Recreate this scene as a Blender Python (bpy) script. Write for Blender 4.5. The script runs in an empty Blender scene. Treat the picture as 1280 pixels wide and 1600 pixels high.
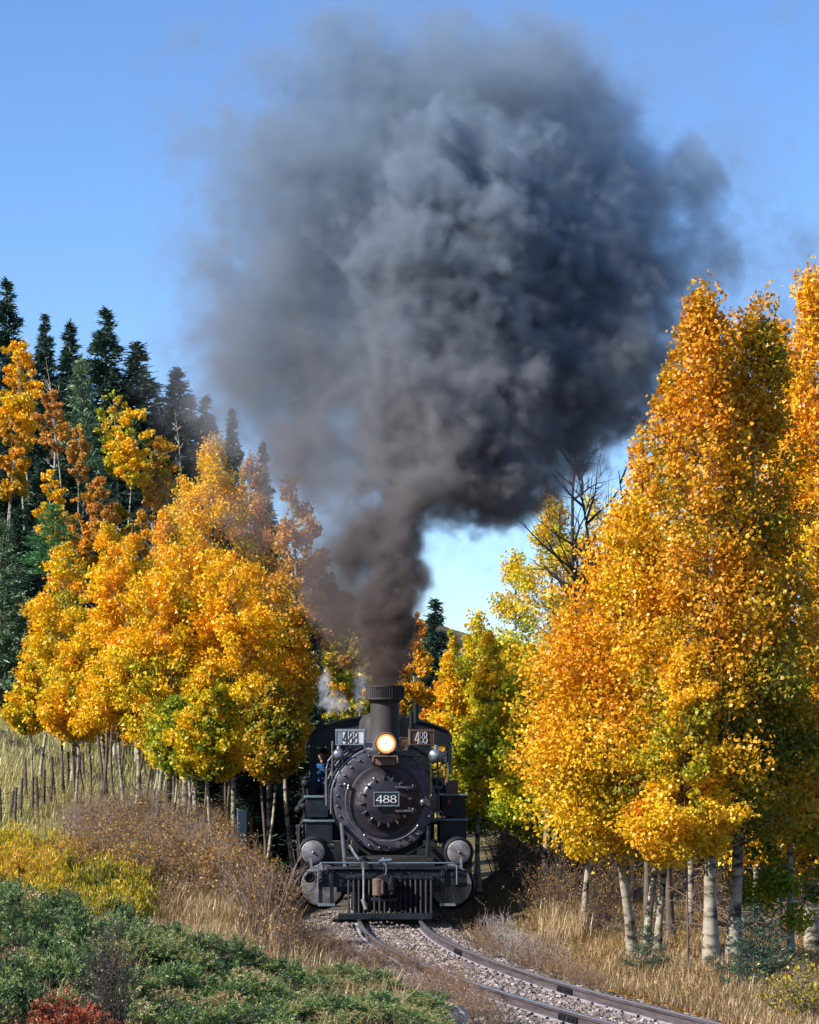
import bpy, math, random
import numpy as np
from mathutils import Vector, Matrix

# ------------------------------------------------------------------ camera, sky, sun, exposure
SC = bpy.context.scene
COL = SC.collection
F_PX, CAM_H, HOR, CX = 4400.0, 2.44, 1201.0, 640.0
cam_d = bpy.data.cameras.new('camera'); cam = bpy.data.objects.new('camera', cam_d); COL.objects.link(cam)
cam.location = (0, 0, CAM_H); cam.rotation_euler = (math.radians(90), 0, 0)
cam_d.sensor_fit = 'VERTICAL'; cam_d.sensor_height = 36.0; cam_d.lens = 36.0 * F_PX / 1600.0
cam_d.shift_y = (HOR - 800.0) / 1600.0
cam_d.clip_start = 0.5; cam_d.clip_end = 3000
SC.camera = cam
SUN = Vector((-0.76, -0.40, 0.58)).normalized()
W = bpy.data.worlds.new('World'); SC.world = W; W.use_nodes = True
wn = W.node_tree; bg = wn.nodes['Background']
sky = wn.nodes.new('ShaderNodeTexSky'); sky.sky_type = 'NISHITA'; sky.sun_disc = False
sky.sun_elevation = math.asin(SUN.z); sky.sun_rotation = math.atan2(SUN.x, SUN.y)
sky.altitude = 2600; sky.air_density = 1.0; sky.dust_density = 2.6; sky.ozone_density = 3.0
hs = wn.nodes.new('ShaderNodeHueSaturation'); hs.inputs['Saturation'].default_value = 1.14; wn.links.new(sky.outputs[0], hs.inputs['Color']); hs.inputs['Hue'].default_value = .505; hs.inputs['Value'].default_value = 1.05
wn.links.new(hs.outputs[0], bg.inputs[0]); bg.inputs[1].default_value = 0.125
sun_d = bpy.data.lights.new('sun', 'SUN'); sun_d.energy = 4.8; sun_d.angle = math.radians(0.5); sun_d.color = (1.0, 0.93, 0.82)
sun = bpy.data.objects.new('sun', sun_d); COL.objects.link(sun); sun.location = SUN * 60
sun.rotation_euler = SUN.to_track_quat('Z', 'Y').to_euler()
SC.view_settings.view_transform = 'Standard'; SC.view_settings.look = 'None'
SC.view_settings.exposure = 0.72; SC.view_settings.gamma = 1.0; SC.view_settings.use_curve_mapping = False
SC.render.engine = 'CYCLES'
SC.cycles.max_bounces = 6; SC.cycles.diffuse_bounces = 3; SC.cycles.transmission_bounces = 3
SC.cycles.transparent_max_bounces = 8; SC.cycles.volume_bounces = 2; SC.cycles.volume_step_rate = 2.0
SC.cycles.volume_max_steps = 256

random.seed(7); R = np.random.default_rng(11)
rad = math.radians

# ------------------------------------------------------------------ object helpers
def tag(o, label=None, cat=None, group=None, kind=None):
    if label: o['label'] = label
    if cat: o['category'] = cat
    if group: o['group'] = group
    if kind: o['kind'] = kind
    return o

def empty(name, loc=(0, 0, 0), rz=0.0):
    o = bpy.data.objects.new(name, None); COL.objects.link(o)
    o.location = loc; o.rotation_euler = (0, 0, rz); o.empty_display_size = 0.2
    return o

def obj(name, me, parent=None, loc=None):
    o = bpy.data.objects.new(name, me); COL.objects.link(o)
    if parent: o.parent = parent
    if loc is not None: o.location = loc
    return o

def copy_tree(o, parent=None):
    c = o.copy(); COL.objects.link(c)
    if parent: c.parent = parent
    for ch in [x for x in KIDS.get(o.name, [])]:
        copy_tree(ch, c)
    return c
KIDS = {}

def np_mesh(name, V, Q, mat, tint=None, smooth=False):
    """V (n,3), Q (m,k) faces all with k corners"""
    me = bpy.data.meshes.new(name)
    V = np.ascontiguousarray(V, dtype=np.float32); Q = np.ascontiguousarray(Q, dtype=np.int32)
    m, k = Q.shape
    me.vertices.add(len(V)); me.vertices.foreach_set('co', V.ravel())
    me.loops.add(m * k); me.loops.foreach_set('vertex_index', Q.ravel())
    me.polygons.add(m)
    me.polygons.foreach_set('loop_start', np.arange(0, m * k, k, dtype=np.int32))
    me.polygons.foreach_set('use_smooth', np.full(m, smooth))
    if tint is not None:
        a = me.attributes.new('tint', 'FLOAT', 'FACE'); a.data.foreach_set('value', np.asarray(tint, dtype=np.float32))
    me.materials.append(mat)
    me.update(calc_edges=True)
    return me

class MB:
    """collects simple solids, built as ONE mesh object"""
    def __init__(s): s.v = []; s.f = []
    def add(s, vs, fs):
        n = len(s.v); s.v += [tuple(v) for v in vs]; s.f += [tuple(n + i for i in f) for f in fs]; return s
    def box(s, c, d, rz=0.0, rx=0.0, ry=0.0):
        M = Matrix.Rotation(rz, 3, 'Z') @ Matrix.Rotation(rx, 3, 'X') @ Matrix.Rotation(ry, 3, 'Y')
        c = Vector(c); vs = []
        for x in (-.5, .5):
            for y in (-.5, .5):
                for z in (-.5, .5):
                    vs.append(c + M @ Vector((x * d[0], y * d[1], z * d[2])))
        return s.add(vs, [(0, 1, 3, 2), (4, 6, 7, 5), (0, 4, 5, 1), (2, 3, 7, 6), (0, 2, 6, 4), (1, 5, 7, 3)])
    def cyl(s, a, b, r0, r1=None, n=16, cap=True):
        a = Vector(a); b = Vector(b); r1 = r0 if r1 is None else r1
        d = (b - a).normalized(); q = d.to_track_quat('Z', 'X')
        u = q @ Vector((1, 0, 0)); w = q @ Vector((0, 1, 0)); vs = []
        for i in range(n):
            t = 2 * math.pi * i / n; e = u * math.cos(t) + w * math.sin(t)
            vs += [a + e * r0, b + e * r1]
        fs = [(2 * i, 2 * ((i + 1) % n), 2 * ((i + 1) % n) + 1, 2 * i + 1) for i in range(n)]
        if cap: fs += [tuple(2 * i for i in reversed(range(n))), tuple(2 * i + 1 for i in range(n))]
        return s.add(vs, fs)
    def tube(s, pts, r, n=8, r1=None):
        pts = [Vector(p) for p in pts]; m = len(pts); vs = []
        for i, p in enumerate(pts):
            d = (pts[min(i + 1, m - 1)] - pts[max(i - 1, 0)]).normalized()
            ref = Vector((0, 0, 1)) if abs(d.z) < .9 else Vector((0, 1, 0))
            u = d.cross(ref).normalized(); w = d.cross(u)
            rr = r if r1 is None else r + (r1 - r) * i / (m - 1)
            vs += [p + (u * math.cos(2 * math.pi * k / n) + w * math.sin(2 * math.pi * k / n)) * rr for k in range(n)]
        fs = [(i * n + k, i * n + (k + 1) % n, (i + 1) * n + (k + 1) % n, (i + 1) * n + k) for i in range(m - 1) for k in range(n)]
        fs += [tuple(range(n)), tuple((m - 1) * n + k for k in reversed(range(n)))]
        return s.add(vs, fs)
    def lathe(s, prof, origin, axis=(0, 1, 0), n=48, a0=0.0, a1=2 * math.pi):
        """prof: list of (radius, along-axis)"""
        o = Vector(origin); ax = Vector(axis).normalized()
        q = ax.to_track_quat('Z', 'X'); u = q @ Vector((1, 0, 0)); w = q @ Vector((0, 1, 0))
        full = abs(a1 - a0 - 2 * math.pi) < 1e-6; k = n if full else n + 1; vs = []; fs = []
        for (r, h) in prof:
            for i in range(k):
                t = a0 + (a1 - a0) * i / n
                vs.append(o + ax * h + (u * math.cos(t) + w * math.sin(t)) * max(r, 1e-4))
        for j in range(len(prof) - 1):
            for i in range(n):
                i2 = (i + 1) % k
                fs.append((j * k + i, j * k + i2, (j + 1) * k + i2, (j + 1) * k + i))
        return s.add(vs, fs)
    def ball(s, c, r, n=10, sc=(1, 1, 1)):
        c = Vector(c); vs = []; fs = []; m = n // 2
        for j in range(m + 1):
            ph = math.pi * j / m
            for i in range(n):
                t = 2 * math.pi * i / n
                vs.append(c + Vector((math.sin(ph) * math.cos(t) * r * sc[0], math.sin(ph) * math.sin(t) * r * sc[1], math.cos(ph) * r * sc[2])))
        for j in range(m):
            for i in range(n):
                fs.append((j * n + i, (j + 1) * n + i, (j + 1) * n + (i + 1) % n, j * n + (i + 1) % n))
        return s.add(vs, fs)
    def prism(s, poly, y0, y1):
        """polygon in x,z extruded along y"""
        n = len(poly); vs = [(p[0], y0, p[1]) for p in poly] + [(p[0], y1, p[1]) for p in poly]
        fs = [tuple(range(n)), tuple(reversed(range(n, 2 * n)))] + [(i, (i + 1) % n, n + (i + 1) % n, n + i) for i in range(n)]
        return s.add(vs, fs)
    def strip(s, outer, inner, y0, y1, closed=True):
        """band between two outlines in x,z, extruded along y"""
        n = len(outer); vs = []
        for y in (y0, y1):
            vs += [(p[0], y, p[1]) for p in outer] + [(p[0], y, p[1]) for p in inner]
        fs = []
        for i in range(n if closed else n - 1):
            j = (i + 1) % n
            fs += [(i, j, n + j, n + i), (2 * n + i, 3 * n + i, 3 * n + j, 2 * n + j), (i, 2 * n + i, 2 * n + j, j), (n + i, n + j, 3 * n + j, 3 * n + i)]
        if not closed:
            for i in (0, n - 1): fs.append((i, n + i, 3 * n + i, 2 * n + i))
        return s.add(vs, fs)
    def mesh(s, name, mat, bevel=0.0, smooth=True):
        me = bpy.data.meshes.new(name); me.from_pydata(s.v, [], s.f); me.materials.append(mat)
        if bevel > 0:
            import bmesh
            bm = bmesh.new(); bm.from_mesh(me)
            bmesh.ops.recalc_face_normals(bm, faces=bm.faces)
            ed = [e for e in bm.edges if len(e.link_faces) == 2 and e.calc_face_angle(0) > 0.6]
            bmesh.ops.bevel(bm, geom=ed, offset=bevel, segments=1, affect='EDGES')
            bm.to_mesh(me); bm.free()
        else:
            import bmesh
            bm = bmesh.new(); bm.from_mesh(me); bmesh.ops.recalc_face_normals(bm, faces=bm.faces); bm.to_mesh(me); bm.free()
        if smooth:
            me.polygons.foreach_set('use_smooth', np.ones(len(me.polygons), dtype=bool))
            me.set_sharp_from_angle(angle=rad(38))
        me.update()
        return me
    def build(s, name, mat, parent=None, bevel=0.0, loc=None):
        o = obj(name, s.mesh(name, mat, bevel), parent, loc)
        if parent: KIDS.setdefault(parent.name, []).append(o)
        return o

# ------------------------------------------------------------------ materials
def nodes(name):
    m = bpy.data.materials.new(name); m.use_nodes = True; nt = m.node_tree; nt.nodes.clear()
    out = nt.nodes.new('ShaderNodeOutputMaterial')
    return m, nt, out
def ramp(nt, stops):
    r = nt.nodes.new('ShaderNodeValToRGB'); e = r.color_ramp.elements
    while len(e) > 1: e.remove(e[0])
    e[0].position = stops[0][0]; e[0].color = (*stops[0][1], 1)
    for p, c in stops[1:]:
        k = e.new(p); k.color = (*c, 1)
    return r
def math_n(nt, op, a, b=None):
    n = nt.nodes.new('ShaderNodeMath'); n.operation = op
    for i, v in enumerate((a, b)):
        if v is None: continue
        if isinstance(v, (int, float)): n.inputs[i].default_value = v
        else: nt.links.new(v, n.inputs[i])
    return n.outputs[0]
def pmat(name, c1, c2=None, scale=6.0, rough=0.6, metal=0.0, bump=0.0, bscale=40.0, spec=0.5, stops=None, detail=6, rough2=None, stretch=None):
    m, nt, out = nodes(name); p = nt.nodes.new('ShaderNodeBsdfPrincipled')
    nt.links.new(p.outputs[0], out.inputs[0])
    tc = nt.nodes.new('ShaderNodeTexCoord'); co = tc.outputs['Object']
    if stretch:
        mp = nt.nodes.new('ShaderNodeMapping'); mp.inputs['Scale'].default_value = stretch; nt.links.new(co, mp.inputs[0]); co = mp.outputs[0]
    nz = nt.nodes.new('ShaderNodeTexNoise'); nz.inputs['Scale'].default_value = scale; nz.inputs['Detail'].default_value = detail
    nz.inputs['Roughness'].default_value = 0.65
    nt.links.new(co, nz.inputs['Vector'])
    rp = ramp(nt, stops or [(0.33, c1), (0.67, c2 or c1)]); nt.links.new(nz.outputs['Fac'], rp.inputs[0])
    nt.links.new(rp.outputs[0], p.inputs['Base Color'])
    p.inputs['Roughness'].default_value = rough; p.inputs['Metallic'].default_value = metal
    p.inputs['Specular IOR Level'].default_value = spec
    if rough2 is not None:
        mr = nt.nodes.new('ShaderNodeMapRange'); mr.inputs['From Min'].default_value = .35; mr.inputs['From Max'].default_value = .65
        mr.inputs['To Min'].default_value = rough; mr.inputs['To Max'].default_value = rough2
        nt.links.new(nz.outputs['Fac'], mr.inputs[0]); nt.links.new(mr.outputs[0], p.inputs['Roughness'])
    if bump > 0:
        n2 = nt.nodes.new('ShaderNodeTexNoise'); n2.inputs['Scale'].default_value = bscale; n2.inputs['Detail'].default_value = 4
        nt.links.new(co, n2.inputs['Vector'])
        b = nt.nodes.new('ShaderNodeBump'); b.inputs['Strength'].default_value = 1.0; b.inputs['Distance'].default_value = bump
        nt.links.new(n2.outputs['Fac'], b.inputs['Height']); nt.links.new(b.outputs[0], p.inputs['Normal'])
    return m
def leafmat(name, stops, trans=0.4, patch=0.5, gloss=0.025, objrand=0.25, nscale=0.5):
    """foliage: colour from a per-leaf tint, large soft patches and the tree"""
    m, nt, out = nodes(name)
    at = nt.nodes.new('ShaderNodeAttribute'); at.attribute_name = 'tint'
    tc = nt.nodes.new('ShaderNodeTexCoord'); nz = nt.nodes.new('ShaderNodeTexNoise')
    nz.inputs['Scale'].default_value = nscale; nz.inputs['Detail'].default_value = 2; nt.links.new(tc.outputs['Object'], nz.inputs['Vector'])
    oi = nt.nodes.new('ShaderNodeObjectInfo')
    a = math_n(nt, 'MULTIPLY', math_n(nt, 'SUBTRACT', nz.outputs['Fac'], 0.5), patch * 3.0)
    b = math_n(nt, 'MULTIPLY', math_n(nt, 'SUBTRACT', oi.outputs['Random'], 0.5), objrand)
    t = math_n(nt, 'ADD', math_n(nt, 'ADD', a, b), at.outputs['Fac'])
    rp = ramp(nt, stops); nt.links.new(t, rp.inputs[0])
    d = nt.nodes.new('ShaderNodeBsdfDiffuse'); tr = nt.nodes.new('ShaderNodeBsdfTranslucent')
    nt.links.new(rp.outputs[0], d.inputs[0]); nt.links.new(rp.outputs[0], tr.inputs[0])
    mx = nt.nodes.new('ShaderNodeMixShader'); mx.inputs[0].default_value = trans
    nt.links.new(d.outputs[0], mx.inputs[1]); nt.links.new(tr.outputs[0], mx.inputs[2])
    last = mx
    if gloss:
        g = nt.nodes.new('ShaderNodeBsdfGlossy'); g.inputs['Roughness'].default_value = 0.45; g.inputs[0].default_value = (1, 1, 1, 1)
        m2 = nt.nodes.new('ShaderNodeMixShader'); m2.inputs[0].default_value = gloss
        nt.links.new(mx.outputs[0], m2.inputs[1]); nt.links.new(g.outputs[0], m2.inputs[2]); last = m2
    nt.links.new(last.outputs[0], out.inputs[0])
    return m

M = {}
M['black'] = pmat('black_paint', (.004, .007, .011), (.014, .021, .030), 5, .36, 0, .0015, 60, .32, rough2=.6)
M['blackm'] = pmat('matt_black_iron', (.005, .006, .008), (.018, .019, .023), 7, .55, .1, .002, 50, .3, rough2=.75)
M['dark'] = pmat('sooty_black', (.006, .006, .008), (.016, .016, .018), 7, .7)
M['graph'] = pmat('graphite_smokebox', (.06, .055, .075), (.17, .15, .17), 4.5, .42, .35, .002, 40, .5, rough2=.62,
                  stops=[(.3, (.028, .030, .045)), (.5, (.062, .060, .082)), (.62, (.11, .10, .12)), (.74, (.09, .055, .045))])
M['graphdoor'] = pmat('rusted_smokebox_door', (.05, .03, .03), (.12, .10, .11), 4.0, .3, .35, .002, 35, .5, rough2=.55,
                  stops=[(.3, (.016, .019, .032)), (.48, (.034, .030, .042)), (.6, (.045, .030, .032)), (.72, (.12, .115, .14))])
M['stack'] = pmat('sooty_grey_steel', (.014, .012, .014), (.055, .046, .046), 3.5, .6, .1, .002, 40, rough2=.75, stretch=(1, 1, .25))
M['silver'] = pmat('worn_aluminium_paint', (.42, .43, .45), (.62, .62, .64), 7, .5, .25, .001, 40,
                   stops=[(.34, (.07, .055, .05)), (.46, (.15, .145, .155)), (.68, (.26, .265, .30))])
M['pipe'] = pmat('bare_steel_pipe', (.16, .16, .18), (.32, .32, .34), 12, .3, .7)
M['bolt'] = pmat('bolt_head_steel', (.05, .05, .06), (.13, .13, .15), 20, .35, .5)
M['white'] = pmat('white_lettering', (.75, .76, .78), (.85, .85, .86), 30, .5)
M['plate'] = pmat('number_plate_blue_black', (.012, .022, .035), (.02, .035, .05), 20, .35)
M['rim'] = pmat('plate_rim_grey', (.12, .16, .2), (.2, .26, .3), 20, .4, .3)
M['boardw'] = pmat('number_board_grey', (.35, .38, .42), (.5, .53, .57), 15, .6)
M['boardb'] = pmat('number_board_lamp_tint', (.09, .055, .035), (.15, .09, .06), 15, .6)  # brown puts the headlight's warm glow into the right-hand boards
M['brown'] = pmat('brown_frame', (.10, .065, .045), (.17, .11, .08), 15, .6)
M['brass'] = pmat('brass', (.30, .20, .06), (.42, .29, .08), 15, .4, .7)
M['denim'] = pmat('blue_denim', (.006, .06, .19), (.02, .12, .30), 60, .9)
M['jeans'] = pmat('dark_jeans', (.015, .03, .08), (.03, .05, .12), 60, .9)
M['cap'] = pmat('dark_cap', (.01, .012, .02), (.02, .02, .03), 60, .9)
M['skin'] = pmat('skin', (.42, .22, .15), (.5, .28, .2), 30, .6)
M['glove'] = pmat('grey_glove', (.2, .22, .26), (.32, .34, .38), 40, .9)
M['coal'] = pmat('coal', (.01, .01, .012), (.03, .03, .035), 12, .5, 0, .05, 9)
M['railside'] = pmat('weathered_rail_web', (.05, .038, .04), (.155, .125, .13), 3, .55, .3, .001, 30, stretch=(.6, .6, 8), detail=8)
M['railtop'] = pmat('polished_rail_head', (.5, .52, .57), (.72, .74, .80), 6, .22, .85)
M['railfoot'] = pmat('pale_rail_foot', (.22, .21, .23), (.42, .40, .44), 9, .8)  # foot paler than the web
M['tie'] = pmat('weathered_tie', (.045, .035, .03), (.14, .11, .09), 3, .9, 0, .01, 12, stretch=(1, 6, 6))
M['stone'] = None
M['bark'] = None
M['barkdark'] = pmat('grey_brown_bark', (.07, .05, .04), (.17, .13, .10), 6, .9, 0, .01, 20)
M['twig'] = pmat('bare_grey_twig', (.13, .085, .065), (.34, .25, .20), 8, .9)
M['twigdark'] = pmat('dark_bare_twig', (.04, .028, .025), (.10, .07, .06), 8, .9)
M['twigw'] = pmat('bleached_twig', (.36, .31, .28), (.55, .49, .44), 8, .9)
M['post'] = pmat('old_fence_wood', (.05, .04, .03), (.15, .12, .095), 5, .95, 0, .006, 20, stretch=(6, 6, 1))
M['wire'] = pmat('rusty_wire', (.10, .06, .04), (.18, .12, .09), 8, .6, .4)
M['wood'] = pmat('brown_post_wood', (.12, .06, .03), (.2, .11, .06), 5, .9)

# aspen bark: pale with dark scars
def bark_mat():
    m, nt, out = nodes('aspen_bark'); p = nt.nodes.new('ShaderNodeBsdfPrincipled'); nt.links.new(p.outputs[0], out.inputs[0])
    tc = nt.nodes.new('ShaderNodeTexCoord'); mp = nt.nodes.new('ShaderNodeMapping'); mp.inputs['Scale'].default_value = (4, 4, 10)
    nt.links.new(tc.outputs['Object'], mp.inputs[0])
    nz = nt.nodes.new('ShaderNodeTexNoise'); nz.inputs['Scale'].default_value = 1.0; nz.inputs['Detail'].default_value = 5; nt.links.new(mp.outputs[0], nz.inputs['Vector'])
    rp = ramp(nt, [(.38, (.03, .026, .022)), (.43, (.13, .11, .085)), (.51, (.30, .27, .20)), (.7, (.43, .395, .31))]); nt.links.new(nz.outputs['Fac'], rp.inputs[0])
    nt.links.new(rp.outputs[0], p.inputs['Base Color']); p.inputs['Roughness'].default_value = .85
    return m
M['bark'] = bark_mat()
def stone_mat():
    m, nt, out = nodes('ballast_stone'); p = nt.nodes.new('ShaderNodeBsdfPrincipled'); nt.links.new(p.outputs[0], out.inputs[0])
    at = nt.nodes.new('ShaderNodeAttribute'); at.attribute_name = 'tint'
    rp = ramp(nt, [(0, (.04, .034, .03)), (.3, (.12, .098, .085)), (.65, (.26, .215, .20)), (.93, (.50, .44, .42)), (1, (.40, .24, .13))])
    nt.links.new(at.outputs['Fac'], rp.inputs[0]); nt.links.new(rp.outputs[0], p.inputs['Base Color']); p.inputs['Roughness'].default_value = .9
    return m
M['stone'] = stone_mat()

GOLD = [(0.0, (.16, .20, .006)), (.15, (.46, .40, .008)), (.32, (.78, .54, .010)), (.6, (.90, .53, .010)), (.85, (.90, .43, .008)), (1.0, (.80, .32, .008))]
ORANGE = [(0.0, (.26, .26, .010)), (.15, (.58, .45, .012)), (.35, (.84, .53, .014)), (.65, (.85, .45, .014)), (.9, (.78, .31, .012)), (1.0, (.60, .20, .010))]
GREENY = [(0.0, (.10, .17, .014)), (.3, (.26, .32, .016)), (.5, (.48, .45, .018)), (.75, (.68, .50, .018)), (1.0, (.70, .36, .016))]
M['gold'] = leafmat('golden_aspen_leaves', GOLD, .30, .36)
M['orange'] = leafmat('orange_aspen_leaves', ORANGE, .30, .5)
M['greeny'] = leafmat('green_yellow_aspen_leaves', GREENY, .30, .6)
M['deepgold'] = leafmat('deep_gold_leaves', [(0, (.08, .12, .008)), (.25, (.32, .25, .010)), (.55, (.66, .36, .010)), (1, (.70, .28, .009))], .28, .6)
M['lime'] = leafmat('yellow_green_aspen_leaves', [(0, (.14, .22, .014)), (.3, (.36, .42, .016)), (.55, (.66, .58, .016)), (.8, (.84, .58, .014)), (1, (.84, .46, .012))], .34, .5)
M['front'] = leafmat('bright_orange_aspen_leaves', ORANGE, .32, .3)
M['peach'] = leafmat('pale_orange_leaves', [(0, (.38, .28, .05)), (.5, (.62, .34, .06)), (1, (.6, .24, .05))], .35, .4)
M['red'] = leafmat('rust_red_leaves', [(0, (.25, .10, .02)), (.5, (.40, .11, .02)), (1, (.42, .07, .015))], .3, .4)
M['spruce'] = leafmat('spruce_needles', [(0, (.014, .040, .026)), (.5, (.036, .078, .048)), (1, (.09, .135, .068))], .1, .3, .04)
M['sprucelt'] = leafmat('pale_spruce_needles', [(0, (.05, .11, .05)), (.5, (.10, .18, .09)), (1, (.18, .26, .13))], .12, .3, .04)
M['pine'] = leafmat('bright_pine_needles', [(0, (.03, .12, .03)), (.5, (.05, .20, .05)), (1, (.10, .28, .07))], .15, .3, .05)
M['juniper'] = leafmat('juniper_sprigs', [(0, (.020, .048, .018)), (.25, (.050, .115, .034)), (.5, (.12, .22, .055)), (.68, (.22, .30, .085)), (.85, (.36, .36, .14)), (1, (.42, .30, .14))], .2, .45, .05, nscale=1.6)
M['deadred'] = leafmat('dead_red_needles', [(0, (.16, .04, .02)), (.6, (.36, .09, .04)), (1, (.5, .18, .09))], .15, .3, .03)
M['seedhead'] = leafmat('dark_seed_heads', [(0, (.012, .010, .010)), (.7, (.05, .04, .04)), (1, (.22, .19, .18))], .05, .2, .05)
M['grassdry'] = leafmat('dry_grass_blades', [(0, (.20, .12, .05)), (.4, (.40, .27, .12)), (.75, (.58, .43, .22)), (1, (.70, .56, .34))], .35, .4, .05, nscale=.5)
M['grasstawny'] = leafmat('tawny_grass_blades', [(0, (.09, .06, .02)), (.4, (.22, .13, .035)), (.75, (.36, .22, .06)), (1, (.50, .36, .14))], .35, .5, .05, nscale=.5)
M['meadow'] = leafmat('meadow_grass_blades', [(0, (.20, .19, .05)), (.4, (.38, .34, .10)), (.75, (.55, .50, .20)), (1, (.68, .60, .32))], .35, .5, .04, nscale=.4)
M['willow'] = leafmat('yellow_willow_leaves', [(0, (.04, .07, .012)), (.3, (.13, .16, .02)), (.55, (.42, .36, .02)), (.8, (.74, .54, .03)), (1, (.60, .34, .03))], .38, .85, nscale=.9)
M['litter'] = leafmat('fallen_aspen_leaves', [(0, (.12, .06, .02)), (.4, (.30, .14, .03)), (.8, (.48, .25, .04)), (1, (.6, .4, .1))], .15, .3)
M['leafbrown'] = leafmat('brown_shrub_leaves', [(0, (.08, .09, .025)), (.3, (.20, .13, .04)), (.6, (.36, .19, .05)), (.85, (.46, .25, .06)), (1, (.52, .38, .10))], .3, .4)

# ------------------------------------------------------------------ terrain
def WX(px, D): return (px - CX) * D / F_PX
def WZ(py, D): return CAM_H - (py - HOR) * D / F_PX
CP = [  # px, py, D : ground seen at that pixel
    (455, 1432, 46), (400, 1362, 50), (330, 1312, 56), (240, 1282, 60), (120, 1235, 64), (20, 1262, 58), (60, 1142, 84), (-80, 1130, 90),
    (100, 1335, 45), (300, 1400, 38), (150, 1495, 28), (-40, 1520, 26), (400, 1475, 34), (560, 1560, 27), (300, 1640, 22), (0, 1640, 21), (-150, 1300, 50),
    (800, 1420, 47), (780, 1350, 56), (870, 1470, 42), (1000, 1478, 39), (1120, 1532, 34), (1280, 1472, 42), (1330, 1620, 28), (1200, 1416, 52), (1400, 1416, 56), (900, 1372, 62),
    (760, 1290, 76), (560, 1300, 76), (250, 1165, 84), (420, 1230, 84), (900, 1290, 85), (1280, 1300, 85), (1500, 1300, 90),
    (-200, 860, 130), (0, 900, 128), (250, 910, 128), (450, 1030, 128), (650, 1120, 130), (1000, 1150, 130), (1500, 1150, 130),
    (-300, 650, 168), (0, 668, 168), (200, 730, 168), (320, 805, 168), (420, 905, 168), (540, 1040, 168), (700, 1110, 168), (1000, 1130, 180), (1500, 1120, 180), (-300, 690, 215), (0, 705, 215), (300, 850, 215)]
cp = [(WX(a, d), d, WZ(b, d)) for a, b, d in CP]
cp += [(-3, 12, .5), (3, 12, -.1), (8, 20, -.2), (-8, 15, .9), (0, -10, .3), (-20, -10, 1.2), (20, -10, -.3), (0, 4, .3),
       (-60, 60, 9), (-60, 120, 20), (60, 60, 1), (60, 120, 5), (-60, 300, 16), (0, 300, 6), (60, 300, 5), (-150, 600, 10), (150, 600, 5), (-120, 150, 24), (120, 150, 8), (20, 20, -.2), (-20, 30, 3)]
cp = np.array(cp, float)
def uw(x, y):
    y = np.maximum(y, -20.0)
    return np.stack([x / (y + 26) * 26, 30 * np.log((y + 30) / 30)], -1)
def tps(r2): return 0.5 * r2 * np.log(np.maximum(r2, 1e-9))
_P = uw(cp[:, 0], cp[:, 1]); _n = len(_P)
_K = tps(((_P[:, None] - _P[None]) ** 2).sum(-1)) + np.eye(_n) * .35
_T = np.hstack([np.ones((_n, 1)), _P])
_A = np.block([[_K, _T], [_T.T, np.zeros((3, 3))]])
_c = np.linalg.solve(_A, np.concatenate([cp[:, 2], np.zeros(3)]))
def trackx(y):
    t = 45.3 - np.asarray(y, float); tc = np.clip(t, 0, 34)
    x = -.314 + .0327 * t + .00656 * tc ** 2 + (t > 34) * (t - 34) * 2 * .00656 * 34
    return x
def slope(y):
    t = np.clip(45.3 - np.asarray(y, float), 0, 34); return .0327 + 2 * .00656 * t
def terrain(x, y, raw=False):
    x = np.asarray(x, float); y = np.asarray(y, float); shp = np.broadcast(x, y).shape
    x = np.broadcast_to(x, shp).ravel(); y = np.broadcast_to(y, shp).ravel()
    z = np.empty(len(x))
    for i in range(0, len(x), 20000):
        q = uw(x[i:i + 20000], y[i:i + 20000])
        r2 = ((q[:, None] - _P[None]) ** 2).sum(-1)
        z[i:i + 20000] = tps(r2) @ _c[:_n] + _c[_n] + q @ _c[_n + 1:]
    z = z + .05 * np.sin(x * 1.7 + y * .6) * np.cos(y * .8 - x * .5) + .03 * np.sin(x * 4.1 + 1) * np.sin(y * 2.3)
    if not raw:
        d = np.abs(x - trackx(y)) / np.sqrt(1 + slope(y) ** 2)
        w = np.clip((d - 1.25) / 1.3, 0, 1); w = w * w * (3 - 2 * w)
        bed = -.150 - .16 * np.clip((d - .95) / .8, 0, 1)
        k = np.clip((y - 55) / 25, 0, 1)
        w2 = np.clip((d - 1.25) / (1.3 + 9 * k), 0, 1); w = w2 * w2 * (3 - 2 * w2)
        far = np.clip((y - 85) / 40, 0, 1)
        z = z * np.maximum(w, far) + bed * (1 - np.maximum(w, far))
    return z.reshape(shp)
def tz(x, y): return float(terrain(np.array([x]), np.array([y]))[0])

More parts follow.
